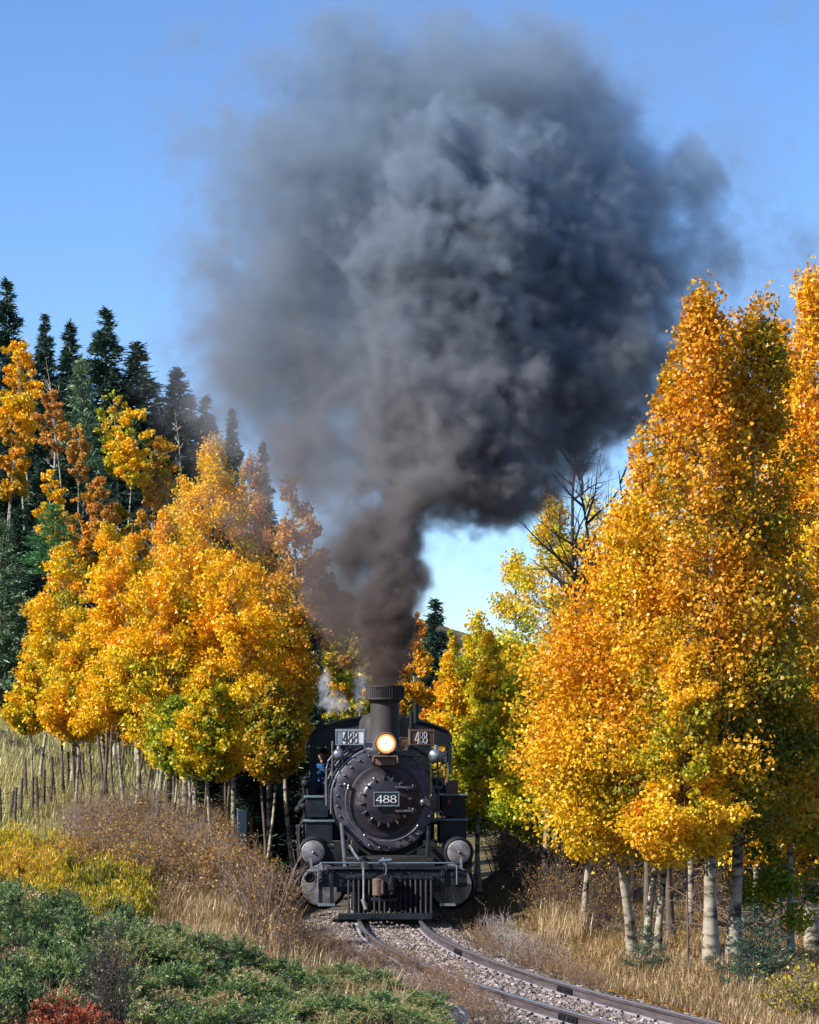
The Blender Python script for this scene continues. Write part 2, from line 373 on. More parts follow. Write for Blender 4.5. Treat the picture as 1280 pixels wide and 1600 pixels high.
ys = np.concatenate([np.linspace(-30, 14, 30), np.linspace(14.3, 70, 180), np.linspace(71, 140, 70), np.linspace(142, 260, 50), np.linspace(270, 900, 25)])
us = np.concatenate([-np.geomspace(9, .32, 22), np.linspace(-.30, .30, 200), np.geomspace(.32, 9, 22)])
YY, UU = np.meshgrid(ys, us, indexing='ij'); XX = UU * (np.maximum(YY, 0) + 22) * .82
ZZ = terrain(XX, YY)
nr, nc = XX.shape; idx = np.arange(nr * nc).reshape(nr, nc)
Q = np.stack([idx[:-1, :-1], idx[:-1, 1:], idx[1:, 1:], idx[1:, :-1]], -1).reshape(-1, 4)
def ground_mat():
    m, nt, out = nodes('ground_soil_and_thatch'); p = nt.nodes.new('ShaderNodeBsdfPrincipled'); nt.links.new(p.outputs[0], out.inputs[0])
    tc = nt.nodes.new('ShaderNodeTexCoord')
    n1 = nt.nodes.new('ShaderNodeTexNoise'); n1.inputs['Scale'].default_value = .35; n1.inputs['Detail'].default_value = 5
    n2 = nt.nodes.new('ShaderNodeTexNoise'); n2.inputs['Scale'].default_value = 9; n2.inputs['Detail'].default_value = 7; n2.inputs['Roughness'].default_value = .75
    for n in (n1, n2): nt.links.new(tc.outputs['Object'], n.inputs['Vector'])
    r1 = ramp(nt, [(.35, (.10, .075, .035)), (.5, (.20, .15, .06)), (.65, (.26, .22, .08))])
    r2 = ramp(nt, [(.3, (.05, .035, .02)), (.5, (.5, .45, .35)), (.75, (.9, .8, .6))])
    nt.links.new(n1.outputs['Fac'], r1.inputs[0]); nt.links.new(n2.outputs['Fac'], r2.inputs[0])
    mx = nt.nodes.new('ShaderNodeMixRGB'); mx.blend_type = 'MULTIPLY'; mx.inputs[0].default_value = .85
    nt.links.new(r1.outputs[0], mx.inputs[1]); nt.links.new(r2.outputs[0], mx.inputs[2])
    nt.links.new(mx.outputs[0], p.inputs['Base Color']); p.inputs['Roughness'].default_value = .95
    b = nt.nodes.new('ShaderNodeBump'); b.inputs['Distance'].default_value = .05; nt.links.new(n2.outputs['Fac'], b.inputs['Height']); nt.links.new(b.outputs[0], p.inputs['Normal'])
    return m
g = obj('ground', np_mesh('ground', np.stack([XX, YY, ZZ], -1).reshape(-1, 3), Q, ground_mat(), smooth=True))
tag(g, kind='structure')

# ------------------------------------------------------------------ railway track
track = empty('railway_track', (0, 0, 0))
tag(track, kind='structure')
GA = .457
def rail_pts(side, off=0.0, ymax=62.0, ymin=8.0, n=130):
    y = np.linspace(ymax, ymin, n); x = trackx(y); s = slope(y); L = np.sqrt(1 + s * s)
    nx, ny = 1 / L, s / L       # normal pointing to +x
    return np.stack([x + nx * (side * (GA + .032) + off), y + ny * (side * (GA + .032) + off)], -1), np.stack([nx, ny], -1)
def extrude(prof, side, ymax=62., ymin=8.):
    P, N = rail_pts(side, 0, ymax, ymin); n = len(P); k = len(prof)
    V = np.zeros((n, k, 3))
    for j, (a, z) in enumerate(prof):
        V[:, j, 0] = P[:, 0] + N[:, 0] * a; V[:, j, 1] = P[:, 1] + N[:, 1] * a; V[:, j, 2] = z
    ii = np.arange(n * k).reshape(n, k); j2 = np.roll(np.arange(k), -1)
    Qf = np.stack([ii[:-1], ii[:-1][:, j2], ii[1:][:, j2], ii[1:]], -1).reshape(-1, 4)
    return V.reshape(-1, 3), Qf
web = [(-.028, -.036), (-.008, -.044), (-.008, -.116), (-.02, -.122), (.02, -.122), (.008, -.116), (.008, -.044), (.028, -.036), (.030, -.006), (-.030, -.006)]
head = [(-.031, -.010), (-.029, -.001), (.0, .0), (.029, -.001), (.031, -.010), (.0, -.012)]
foot = [(-.066, -.133), (-.066, -.126), (-.02, -.1185), (.02, -.1185), (.066, -.126), (.066, -.133)]
for side in (-1, 1):
    V, Qf = extrude(web, side); r = obj('rail', np_mesh('rail', V, Qf, M['railside']), track)
    V, Qf = extrude(head, side); obj('rail_head', np_mesh('rail_head', V, Qf, M['railtop'], smooth=True), r)
    V, Qf = extrude(foot, side); obj('rail_foot', np_mesh('rail_foot', V, Qf, M['railfoot']), r)
# joint bars with bolts at the rail ends
def joint(side, y):
    x = float(trackx(y)); s = float(slope(y)); a = math.atan(-s)  # rail direction (-s,1)
    mb = MB()
    L = math.sqrt(1 + s * s); px_, py_ = x + side * (GA + .032) / L, y + s * side * (GA + .032) / L
    for q in (-1, 1):
        mb.box((q * .019, 0, -.082), (.02, .62, .062))
        for k in (-.22, -.08, .08, .22): mb.cyl((q * .022, k, -.08), (q * .05, k, -.08), .014, n=6)
    o = mb.build('joint_bar', M['blackm'], track); o.location = (px_, py_, 0); o.rotation_euler = (0, 0, math.atan(s))
for side, y in ((-1, 35.3), (1, 38.6), (-1, 28.5), (1, 31.9), (-1, 42.9), (1, 46)): joint(side, y)
# ties
tie_me = MB().box((0, 0, -.155 - .06), (2.15, .2, .12)).mesh('tie', M['tie'], bevel=.012)
yy = 8.4
while yy < 62:
    x = float(trackx(yy)); s = float(slope(yy))
    o = obj('tie', tie_me, track, (x + random.uniform(-.05, .05), yy, random.uniform(.018, .026)))
    o.rotation_euler = (random.uniform(-.01, .01), 0, math.atan(s) + random.uniform(-.02, .02))
    o.scale = (random.uniform(.96, 1.05), random.uniform(.9, 1.05), 1)
    yy += .53
# tie spikes joined
mb = MB()
for yy in np.arange(20, 46, .53 / 1):
    x = float(trackx(yy)); s = float(slope(yy)); L = math.sqrt(1 + s * s)
    for side in (-1, 1):
        for q in (-1, 1):
            a = side * (GA + .032) + q * .075
            mb.box((x + a / L, yy + s * a / L + q * .03, -.118), (.03, .022, .03))
sp = mb.build('spikes', M['blackm'], track); sp['kind'] = 'stuff'

# ballast stones (real small rocks)
def rocks(n, gen, size, name, seed=3):
    rr = np.random.default_rng(seed)
    base = np.array([(1, 0, 0), (-1, 0, 0), (0, 1, 0), (0, -1, 0), (0, 0, 1), (0, 0, -1)], float)
    fc = np.array([(0, 2, 4), (2, 1, 4), (1, 3, 4), (3, 0, 4), (2, 0, 5), (1, 2, 5), (3, 1, 5), (0, 3, 5)])
    C = gen(rr, n); n = len(C)
    q = rr.normal(size=(n, 4)); q /= np.linalg.norm(q, axis=1, keepdims=True)
    w, x, y, z = q.T
    Rm = np.stack([1 - 2 * (y * y + z * z), 2 * (x * y - z * w), 2 * (x * z + y * w), 2 * (x * y + z * w), 1 - 2 * (x * x + z * z), 2 * (y * z - x * w),
                   2 * (x * z - y * w), 2 * (y * z + x * w), 1 - 2 * (x * x + y * y)], -1).reshape(n, 3, 3)
    sc = rr.uniform(size[0], size[1], (n, 1, 1)) * rr.uniform(.55, 1.25, (n, 6, 1))
    Vv = np.einsum('nij,kj->nki', Rm, base) * sc + C[:, None]
    Qf = (fc[None] + 6 * np.arange(n)[:, None, None]).reshape(-1, 3)
    t = np.repeat(rr.beta(2, 2, n), 8)
    return np_mesh(name, Vv.reshape(-1, 3), Qf, M['stone'], t)
def gen_ballast(rr, n):
    D = 9 + (rr.random(n) ** 1.1) * 42; D = np.where(D < 20, rr.uniform(22, 48, n), D)
    off = np.clip(rr.normal(0, .95, n), -1.9, 2.0)
    off = np.where(rr.random(n) < .6, rr.uniform(-1.5, 1.05, n), np.minimum(off, 1.25))
    s = slope(D); L = np.sqrt(1 + s * s); x = trackx(D) + off / L; y = D + s * off / L
    ok = (np.abs(np.abs(off) - GA - .03) > .075) & ~((off > 1.0) & (rr.random(n) < .75)); x = x[ok]; y = y[ok]
    z = terrain(x, y) + rr.uniform(-.008, .018, len(x))
    return np.stack([x, y, z], -1)
o = obj('ballast', rocks(46000, gen_ballast, (.016, .043), 'ballast'), track); o['kind'] = 'stuff'

# ------------------------------------------------------------------ generic foliage
def rand_dirs(rr, n):
    v = rr.normal(size=(n, 3)); return v / np.linalg.norm(v, axis=1, keepdims=True)
def leaf_quads(rr, C, size, aspect=.8, upbias=0.0, tri=False):
    n = len(C); nrm = rand_dirs(rr, n)
    if upbias: nrm = nrm + np.array([-.5, -.45, .6]) * upbias; nrm /= np.linalg.norm(nrm, axis=1, keepdims=True)
    a = np.cross(nrm, rand_dirs(rr, n)); a /= np.linalg.norm(a, axis=1, keepdims=True) + 1e-9
    b = np.cross(nrm, a); s = (size * rr.uniform(.65, 1.25, n))[:, None] * .5
    if tri:
        V = np.stack([C - a * s * .9 + b * s * .95, C + a * s * 1.25, C - a * s * .9 - b * s * .95], 1)
        return V.reshape(-1, 3), np.arange(3 * n).reshape(n, 3)
    V = np.stack([C - a * s, C + b * s * aspect, C + a * s, C - b * s * aspect], 1)
    return V.reshape(-1, 3), np.arange(4 * n).reshape(n, 4)
def needle_quads(rr, C, Dr, length, width):
    n = len(C); Dr = Dr / (np.linalg.norm(Dr, axis=1, keepdims=True) + 1e-9)
    sd = np.cross(Dr, rand_dirs(rr, n)); sd /= np.linalg.norm(sd, axis=1, keepdims=True) + 1e-9
    L = (length * rr.uniform(.6, 1.3, n))[:, None]; w = (width * rr.uniform(.7, 1.2, n))[:, None] * .5
    V = np.stack([C - sd * w, C + sd * w, C + Dr * L + sd * w * .35, C + Dr * L - sd * w * .35], 1)
    return V.reshape(-1, 3), np.arange(4 * n).reshape(n, 4)
class Tubes:
    def __init__(s): s.V = []; s.F = []; s.n = 0
    def add(s, P, r, k=4):
        P = np.asarray(P, float); m = len(P); r = np.asarray(r, float)
        T = np.gradient(P, axis=0); T /= np.linalg.norm(T, axis=1, keepdims=True) + 1e-9
        ref = np.where(np.abs(T[:, 2:3]) < .9, np.array([[0, 0, 1.]]), np.array([[0, 1., 0]]))
        u = np.cross(T, ref); u /= np.linalg.norm(u, axis=1, keepdims=True) + 1e-9; w = np.cross(T, u)
        a = np.arange(k) * 2 * np.pi / k
        V = P[:, None] + (u[:, None] * np.cos(a)[None, :, None] + w[:, None] * np.sin(a)[None, :, None]) * r[:, None, None]
        ii = np.arange(m * k).reshape(m, k) + s.n; j2 = np.roll(np.arange(k), -1)
        s.F.append(np.stack([ii[:-1], ii[:-1][:, j2], ii[1:][:, j2], ii[1:]], -1).reshape(-1, 4)); s.V.append(V.reshape(-1, 3)); s.n += m * k
    def mesh(s, name, mat):
        return np_mesh(name, np.concatenate(s.V), np.concatenate(s.F), mat, smooth=True)

def aspen(seed, H, W_, cb, nclump, nleaf, lsize, mat, shape='oval', r0=None, lean=0.0, spread=1.0, bark='bark', stems=1, tip=.0):
    """returns (trunk mesh, crown mesh); base at origin, height H, crown half width W_, crown starts at cb*H"""
    rr = np.random.default_rng(seed); r0 = r0 or H * .0095
    T = Tubes(); tops = []
    for k in range(stems):
        bx = 0 if stems == 1 else rr.normal(0, .16); by = 0 if stems == 1 else rr.normal(0, .2)
        m = 12; h = np.linspace(0, 1, m); hh = H * (1 if k == 0 else rr.uniform(.8, .95))
        sw = rr.normal(0, .017 * H, 2); ph = rr.uniform(0, 6)
        px_ = bx * (1 + 2.2 * h) + lean * h * H + sw[0] * np.sin(h * 5 + ph); py_ = by * (1 + 2.2 * h) + sw[1] * np.sin(h * 4 + ph)
        px_ -= px_[0] - bx; py_ -= py_[0] - by
        P = np.stack([px_, py_, h * hh - .15 * (h == 0)], -1)
        rad_ = r0 * (1 if k == 0 else .75) * ((1 - h) ** .8 + .04) * (1 + .6 * np.exp(-h * 30))
        T.add(P, rad_, 9); tops.append(P)
    # clumps
    t = rr.beta(1.25, 1.35, nclump); t[:4] = (.97, .93, .88, .9)
    ang = rr.uniform(0, 2 * np.pi, nclump)
    if shape == 'oval': prof = (1 - t) ** .62 * (.55 + .45 * np.clip(t / .22, 0, 1)) * 1.18
    elif shape == 'round': prof = np.sqrt(np.clip(1 - (2 * t - .95) ** 2 / 1.12, 0, 1))
    else: prof = (1 - t) ** .78 * (.6 + .4 * np.clip(t / .15, 0, 1)) * 1.2 + .04
    rho = W_ * prof * rr.uniform(.25, 1.0, nclump) ** .6 * rr.uniform(.72, 1.2, nclump)
    z = H * (cb + (1 - cb) * t)
    ax = np.interp(z, tops[0][:, 2], tops[0][:, 0]); ay = np.interp(z, tops[0][:, 2], tops[0][:, 1])
    C = np.stack([ax + rho * np.cos(ang), ay + rho * np.sin(ang) * spread, z], -1)
    csz = W_ * rr.uniform(.10, .28, nclump) * (1 - .45 * t)
    # branches
    for i in range(nclump):
        st = tops[rr.integers(len(tops))] if stems > 1 else tops[0]
        hz = min(max(cb * H * .8, C[i, 2] - rho[i] * rr.uniform(.5, 1.2)), st[-1, 2] * .93)
        b = np.array([np.interp(hz, st[:, 2], st[:, 0]), np.interp(hz, st[:, 2], st[:, 1]), hz])
        e = C[i]; mid = (b + e) / 2 + np.array([0, 0, -.08 * rho[i]]) + rr.normal(0, .05, 3) * rho[i]
        s = np.linspace(0, 1, 5)[:, None]; P = (1 - s) ** 2 * b + 2 * s * (1 - s) * mid + s * s * e
        rb = r0 * rr.uniform(.16, .3) * (1 - hz / H * .5)
        T.add(P, np.linspace(rb, rb * .25, 5), 3)
        for q in range(1 if i % 2 else 2):
            d = rand_dirs(rr, 1)[0]; d[2] = abs(d[2]) * .8 + .2; e2 = e + d * csz[i] * 1.4
            T.add(np.stack([P[3], (P[3] + e2) / 2 + rr.normal(0, .04, 3) * csz[i], e2]), np.array([rb * .3, rb * .2, rb * .1]), 3)
    wgt = csz ** 2.1; cid = rr.choice(nclump, nleaf, p=wgt / wgt.sum())
    out = C - np.stack([ax, ay, z - .35 * W_], -1); out /= np.linalg.norm(out, axis=1, keepdims=True) + 1e-9
    g = rr.normal(size=(nleaf, 3)); g *= (rr.random(nleaf) ** (1 / 3) / (np.linalg.norm(g, axis=1) + 1e-9))[:, None] * 1.5
    P = C[cid] + g * csz[cid][:, None] * np.array([1, 1, .85]) + out[cid] * (rr.normal(0, .55, nleaf) * csz[cid])[:, None]
    sh = rr.random(nleaf) < tip   # thin upright shoots
    P[sh, 2] += rr.random(sh.sum()) * csz[cid][sh] * 1.6
    V, Qf = leaf_quads(rr, P, lsize, .85, .35, tri=lsize > .0605)
    ct = rr.normal(.5, .17, nclump)
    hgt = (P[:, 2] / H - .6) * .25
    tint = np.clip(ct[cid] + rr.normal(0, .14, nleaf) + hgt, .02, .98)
    return T.mesh('trunk', M[bark]), np_mesh('crown', V, Qf, mat if not isinstance(mat, str) else M[mat], tint)

def spruce(seed, H, W_, n, nl, nw, mat='spruce', cb=.06, power=.85, irregular=.25, up=-.15):
    rr = np.random.default_rng(seed); T = Tubes()
    T.add(np.array([[0, 0, -.2], [0, 0, H * .5], [0, 0, H]]), np.array([H * .014, H * .008, .01]), 6)
    nb = int(150 + n / 60); t = rr.random(nb) ** 1.25; t[:6] = (.98, .96, .94, .97, .93, .95)
    ang = rr.uniform(0, 2 * np.pi, nb); lump = 1 + irregular * np.sin(t * 23 + ang * 2 + seed) + rr.normal(0, irregular * .5, nb)
    L = W_ * (1 - t) ** power * np.clip(lump, .5, 1.45) + .02 * W_
    z0 = H * (cb + (1 - cb) * t); dirs = np.stack([np.cos(ang), np.sin(ang), np.full(nb, up) + .5 * t], -1)
    for i in range(0, nb, 3):
        T.add(np.stack([[0, 0, z0[i]], np.array([0, 0, z0[i]]) + dirs[i] * L[i] * .9]), np.array([.03 * H / 12, .008]), 3)
    w = L + .03 * W_; bid = rr.choice(nb, n, p=w / w.sum()); s = rr.random(n) ** .7
    C = np.stack([np.zeros(n), np.zeros(n), z0[bid]], -1) + dirs[bid] * (L[bid] * s)[:, None]
    C[:, 2] += .10 * L[bid] * s * s
    C += rr.normal(0, 1, (n, 3)) * np.array([.09, .09, .05]) * (W_ * (.35 + .65 * (1 - t[bid])))[:, None]
    dr = dirs[bid] * np.array([1, 1, 0]) + rr.normal(0, .55, (n, 3)) + np.array([0, 0, .15])
    V, Qf = needle_quads(rr, C, dr, nl, nw)
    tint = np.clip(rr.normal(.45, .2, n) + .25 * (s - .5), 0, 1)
    return T.mesh('trunk', M['barkdark']), np_mesh('crown', V, Qf, M[mat], tint)

def bare(seed, H, W_, nb, mat, r0=.06, k2=9, shape=1.0):
    """leafless tree"""
    rr = np.random.default_rng(seed); T = Tubes(); h = np.linspace(0, 1, 9)
    P0 = np.stack([.04 * H * np.sin(h * 4 + seed), .03 * H * np.sin(h * 3), h * H], -1); P0 -= P0[0]; P0[0, 2] -= .15
    T.add(P0, r0 * (1 - h * .92), 6)
    for i in range(nb):
        z = H * rr.uniform(.3, .98); a = rr.uniform(0, 2 * np.pi); L = W_ * (.30 + .9 * (1 - z / H)) * rr.uniform(.6, 1.2)
        b = np.array([np.interp(z, P0[:, 2], P0[:, 0]), np.interp(z, P0[:, 2], P0[:, 1]), z])
        d = np.array([np.cos(a), np.sin(a), rr.uniform(.35, 1.0)]); s = np.linspace(0, 1, 6)[:, None]
        P = b + d * L * s + np.cumsum(rr.normal(0, .06 * L, (6, 3)), 0) * s + np.array([0, 0, .25 * L]) * s * s
        T.add(P, np.linspace(r0 * .32, r0 * .06, 6), 4)
        for q in range(k2):
            j = rr.uniform(.25, 1) * 5; b2 = np.array([np.interp(j, range(6), P[:, c]) for c in range(3)])
            d2 = rand_dirs(rr, 1)[0] + d * .7 + np.array([0, 0, .4]); L2 = L * rr.uniform(.15, .45)
            P2 = b2 + d2 * L2 * np.linspace(0, 1, 4)[:, None] + np.cumsum(rr.normal(0, .07 * L2, (4, 3)), 0)
            T.add(P2, np.linspace(r0 * .10, r0 * .035, 4), 3)
            for w in range(2):
                b3 = P2[rr.integers(1, 4)]; d3 = rand_dirs(rr, 1)[0] + d2 * .6; T.add(np.stack([b3, b3 + d3 * L2 * .35]), np.array([r0 * .05, r0 * .02]), 3)
    return T.mesh('trunk', M[mat])

def shrub(seed, H, W_, nstem, mat, r=.006, leaves=0, lmat=None, lsize=.04, up=1.0, sub=4, upright=False):
    rr = np.random.default_rng(seed); T = Tubes(); LP = []
    for i in range(nstem):
        a = rr.uniform(0, 2 * np.pi); q = rr.random() ** .6; L = H * rr.uniform(.55, 1.1)
        b = np.array([np.cos(a) * W_ * .35 * q, np.sin(a) * W_ * .35 * q, -.05]); e = np.array([np.cos(a) * W_ * q, np.sin(a) * W_ * q, L * (1 - .35 * q * q) * up])
        s = np.linspace(0, 1, 5)[:, None]; P = b + (e - b) * s + np.array([0, 0, .18 * L]) * s * (1 - s) * 2 + np.cumsum(rr.normal(0, .035 * L, (5, 3)), 0) * s
        T.add(P, np.linspace(r, r * .35, 5), 3); LP.append(P[1:])
        for k in range(sub):
            j = rr.uniform(1.2, 4); b2 = np.array([np.interp(j, range(5), P[:, c]) for c in range(3)])
            d = rand_dirs(rr, 1)[0]; d[2] = abs(d[2]) + .3; e2 = b2 + d * L * rr.uniform(.1, .28)
            m = (b2 + e2) / 2 + rr.normal(0, .02 * L, 3)
            T.add(np.stack([b2, m, e2]), np.array([r * .55, r * .4, r * .2]), 3); LP.append(np.stack([m, e2]))
    tr = T.mesh('stems', M[mat])
    if not leaves: return tr, None
    LP = np.concatenate(LP); c = LP[rr.integers(len(LP), size=leaves)] + rr.normal(0, .045 * H, (leaves, 3)); c[:, 2] = np.maximum(c[:, 2], .02)
    V, Qf = leaf_quads(rr, c, lsize, .6, .2) if not upright else needle_quads(rr, c, rr.normal(0, .45, (leaves, 3)) + np.array([0, 0, 1.]), lsize * 1.3, lsize * .36)
    return tr, np_mesh('leaves', V, Qf, M[lmat], np.clip(rr.normal(.5, .22, leaves) + .1 * (c[:, 2] / H - .5), 0, 1))

def juniper(seed, H, W_, n, mat='juniper', sl=.055, sw=.013):
    rr = np.random.default_rng(seed); T = Tubes(); nlump = 22; ns = max(60, n // 34)
    a = rr.uniform(0, 2 * np.pi, nlump); q = rr.random(nlump) ** .5; LC = np.stack([np.cos(a) * W_ * q, np.sin(a) * W_ * q, H * (1 - .5 * q ** 2) * rr.uniform(.25, .86, nlump)], -1)
    LR = W_ * rr.uniform(.16, .34, nlump); LT = rr.normal(.47, .15, nlump)
    k = rr.integers(nlump, size=ns); u = rand_dirs(rr, ns); u[:, 2] = np.abs(u[:, 2]) * .9 + .05
    base = LC[k] + u * (LR[k] * rr.uniform(.2, .75, ns))[:, None]
    ax = u * .9 + rr.normal(0, .35, (ns, 3)) + np.array([0, 0, .35]); ax /= np.linalg.norm(ax, axis=1, keepdims=True)
    Ls = H * rr.uniform(.10, .25, ns)
    for i in range(nlump):
        b = np.array([LC[i, 0] * .2, LC[i, 1] * .2, 0]); T.add(np.stack([b, (b + LC[i]) / 2 + rr.normal(0, .05, 3), LC[i]]), np.array([.02, .014, .006]), 4)
    for i in range(0, ns, 3): T.add(np.stack([LC[k[i]], base[i], base[i] + ax[i] * Ls[i] * .7]), np.array([.006, .004, .0015]), 3)
    sid = rr.integers(ns, size=n); s = rr.random(n) ** .8; side = rand_dirs(rr, n)
    curl = np.stack([ax[:, 1], -ax[:, 0], 0 * ax[:, 0]], -1) * rr.normal(0, .35, (ns, 1))
    C = base[sid] + ax[sid] * (Ls[sid] * s)[:, None] + curl[sid] * (Ls[sid] * s * s)[:, None] + side * ((1.1 - s) * Ls[sid] * .2 * rr.random(n))[:, None]
    V, Qf = needle_quads(rr, C, ax[sid] * .7 + side * .8, sl, sw)
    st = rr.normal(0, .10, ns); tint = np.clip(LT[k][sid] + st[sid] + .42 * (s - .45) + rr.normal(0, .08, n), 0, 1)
    return T.mesh('stems', M['barkdark']), np_mesh('foliage', V, Qf, M[mat], tint)

def plant(name, parts, x, y, label, cat, group=None, sc=1.0, rz=0.0, z=None, scz=None, lean=(0, 0), sink=0.0):
    o = empty(name, (x, y, (tz(x, y) if z is None else z) - sink), rz); o.scale = (sc, sc, scz or sc)
    o.rotation_euler = (lean[0], lean[1], rz)
    tag(o, label, cat, group)
    for nm, me in parts:
        if me is None: continue
        c = obj(nm, me, o)
        if nm in ('branches', 'crown', 'foliage', 'leaves', 'stems', 'blades'): c['kind'] = 'stuff'
    return o

def merged(parts, spots, name, lab, cat, smin, smax, seed):
    """a thicket nobody could count: one object of stems with its leaves"""
    rr = np.random.default_rng(seed); acc = {0: [[], [], [], 0], 1: [[], [], [], 0]}; mats = {}
    for px, D in spots:
        st, lf = parts[rr.integers(len(parts))]; x = WX(px, D); z = tz(x, D); sc = rr.uniform(smin, smax); a = rr.uniform(0, 6.28)
        Rz = np.array([[np.cos(a), np.sin(a), 0], [-np.sin(a), np.cos(a), 0], [0, 0, 1]])
        for k, me in ((0, st), (1, lf)):
            if me is None: continue
            v = np.empty(len(me.vertices) * 3, np.float32); me.vertices.foreach_get('co', v)
            q = np.empty(len(me.loops), np.int32); me.loops.foreach_get('vertex_index', q)
            t = np.zeros(len(me.polygons), np.float32)
            if 'tint' in me.attributes: me.attributes['tint'].data.foreach_get('value', t)
            A = acc[k]; A[0].append(v.reshape(-1, 3) @ Rz * sc + np.array([x, D, z])); A[1].append(q.reshape(-1, 4) + A[3]); A[2].append(np.clip(t + rr.normal(0, .08), 0, 1)); A[3] += len(me.vertices); mats[k] = me.materials[0]
    o = obj(name, np_mesh(name, np.concatenate(acc[0][0]), np.concatenate(acc[0][1]), mats[0])); tag(o, lab, cat, kind='stuff')
    if acc[1][0]: obj('leaves', np_mesh('leaves', np.concatenate(acc[1][0]), np.concatenate(acc[1][1]), mats[1], np.concatenate(acc[1][2])), o)['kind'] = 'stuff'

# ------------------------------------------------------------------ locomotive
YAW = rad(1.5); LX, LY = -.314, 45.3
def lx(px, v): return ((px - CX) * (LY + v) / F_PX - LX + v * math.sin(YAW)) / math.cos(YAW)
def lz(py, v): return CAM_H - (py - HOR) * (LY + v) / F_PX
def L3(px, py, v): return (lx(px, v), v, lz(py, v))
loco = empty('steam_locomotive', (LX, LY, 0), YAW)
tag(loco, 'black narrow gauge steam locomotive numbered 488 with lit headlight coming round the curve', 'locomotive')
def bx(mb, x0, y0, x1, y1, v0, v1):
    """box from its outline in the picture (at depth v0) back to v1"""
    a = L3(x0, y0, v0); b = L3(x1, y1, v0)
    return mb.box(((a[0] + b[0]) / 2, (v0 + v1) / 2, (a[2] + b[2]) / 2), (abs(b[0] - a[0]), v1 - v0, abs(a[2] - b[2])))

# digits, drawn as serif outlines in a unit box (height 1)
def digit(ch, w=.62):
    mb = MB()
    def ring(cz, rx, rz, thick_side, thick_top, y0=-.5, y1=.5, n=28):
        o = [(rx * math.cos(2 * math.pi * i / n), cz + rz * math.sin(2 * math.pi * i / n)) for i in range(n)]
        q = [((rx - thick_side) * math.cos(2 * math.pi * i / n), cz + (rz - thick_top) * math.sin(2 * math.pi * i / n)) for i in range(n)]
        mb.strip(o, q, y0, y1)
    if ch == '8':
        ring(.27, w * .50, .27, w * .15, .055); ring(.755, w * .41, .245, w * .13, .05, -.49, .49)
    elif ch == '4':
        s = w
        mb.prism([(.06 * s, .0), (.40 * s, .0), (.40 * s, .06), (.06 * s, .06)], -.5, .5)
        mb.prism([(.15 * s, .06), (.32 * s, .06), (.32 * s, 1.0), (.15 * s, 1.0)], -.5, .5)
        mb.prism([(-.50 * s, .24), (.15 * s, .24), (.15 * s, .32), (-.50 * s, .32)], -.5, .5)
        mb.prism([(.32 * s, .24), (.52 * s, .24), (.52 * s, .32), (.32 * s, .32)], -.5, .5)
        mb.prism([(-.50 * s, .32), (-.38 * s, .32), (.15 * s, .90), (.15 * s, 1.0)], -.5, .5)
    elif ch == '1':
        mb.prism([(-.2 * w, 0), (.2 * w, 0), (.2 * w, .06), (.08 * w, .06), (.08 * w, 1), (-.08 * w, 1), (-.25 * w, .86), (-.08 * w, .86), (-.08 * w, .06), (-.2 * w, .06)], -.5, .5)
    return mb
DM = {}
def number(parent, text, x, v, z, h, pitch, mats, depth=.012, w=.62, rz=0.0):
    for i, ch in enumerate(text):
        key = (ch, w, mats[i])
        if key not in DM: DM[key] = digit(ch, w).mesh('digit', M[mats[i]], smooth=False)
        o = obj('digit', DM[key], parent)
        dx = (i - (len(text) - 1) / 2) * pitch
        o.location = (x + dx * math.cos(rz), v + dx * math.sin(rz), z - h / 2); o.scale = (h, depth, h); o.rotation_euler = (0, 0, rz)

# --- frame, beam and pilot
fr = MB()
fr.box((0, 5.6, .62), (.9, 9.6, .34)); fr.box((0, 1.7, .74), (1.5, 1.6, .5))
fr.box((0, 6.8, .95), (1.3, 6.0, .5))
fr.build('frame', M['dark'], loco, .02)
mb = MB(); bx(mb, 497, 1360, 730, 1386, .30, .52); bx(mb, 510, 1355.5, 722, 1359.5, .26, .95)
bx(mb, 545, 1351, 680, 1355, .6, 1.6)
beam = mb.build('buffer_beam', M['black'], loco, .012)
mb = MB()
for px in (504, 512, 519, 526, 549, 575, 640, 661, 690, 698, 707, 716, 724):
    for py in (1364, 1381): mb.ball(L3(px, py, .295), .013, 6)
o = mb.build('rivets', M['bolt'], beam); o['kind'] = 'stuff'
for a_, b_ in ((526, 562), (652, 690)):
    mb = MB(); bx(mb, a_, 1386, b_, 1394, .36, .5); mb.build('lower_beam_plate', M['black'], beam, .006)
# pilot (cowcatcher) with its bars
pil = empty('pilot', (0, 0, 0)); pil.parent = loco; KIDS[loco.name].append(pil)
mb = MB(); bx(mb, 541, 1368, 678, 1374, .14, .30); mb.build('top_plate', M['black'], pil, .006)
mb = MB()
a = L3(528, 1427, -.16); b = L3(676, 1437, -.16)
mb.box(((a[0] + b[0]) / 2, -.1, (a[2] + b[2]) / 2), (b[0] - a[0], .12, a[2] - b[2] + .0))
mb.build('bottom_plate', M['black'], pil, .008)
npb = 17
for i in range(npb):
    px = 545 + (674 - 545) * i / (npb - 1)
    top = L3(px, 1372, .18); bot = L3(px, 1430, -.10)
    if 578 < px < 622:
        top = L3(px, 1403, .02)
    mb = MB(); mb.cyl(top, bot, .021, .019, 8); mb.cyl(top, Vector(top) + Vector((0, .02, .03)), .028, .022, 8)
    mb.build('pilot_bar', M['blackm'], pil)
mb = MB()
for i in range(12):
    px = 553 + i * 5.2; p = L3(px, 1429 + (i % 2) * 3, -.163); mb.ball(p, .011, 6)
for px in np.linspace(545, 674, 17): mb.ball(L3(px, 1370.5, .135), .011, 6)
for px in (585, 593, 601, 609, 617): mb.ball(L3(px, 1407, -.03), .011, 6)
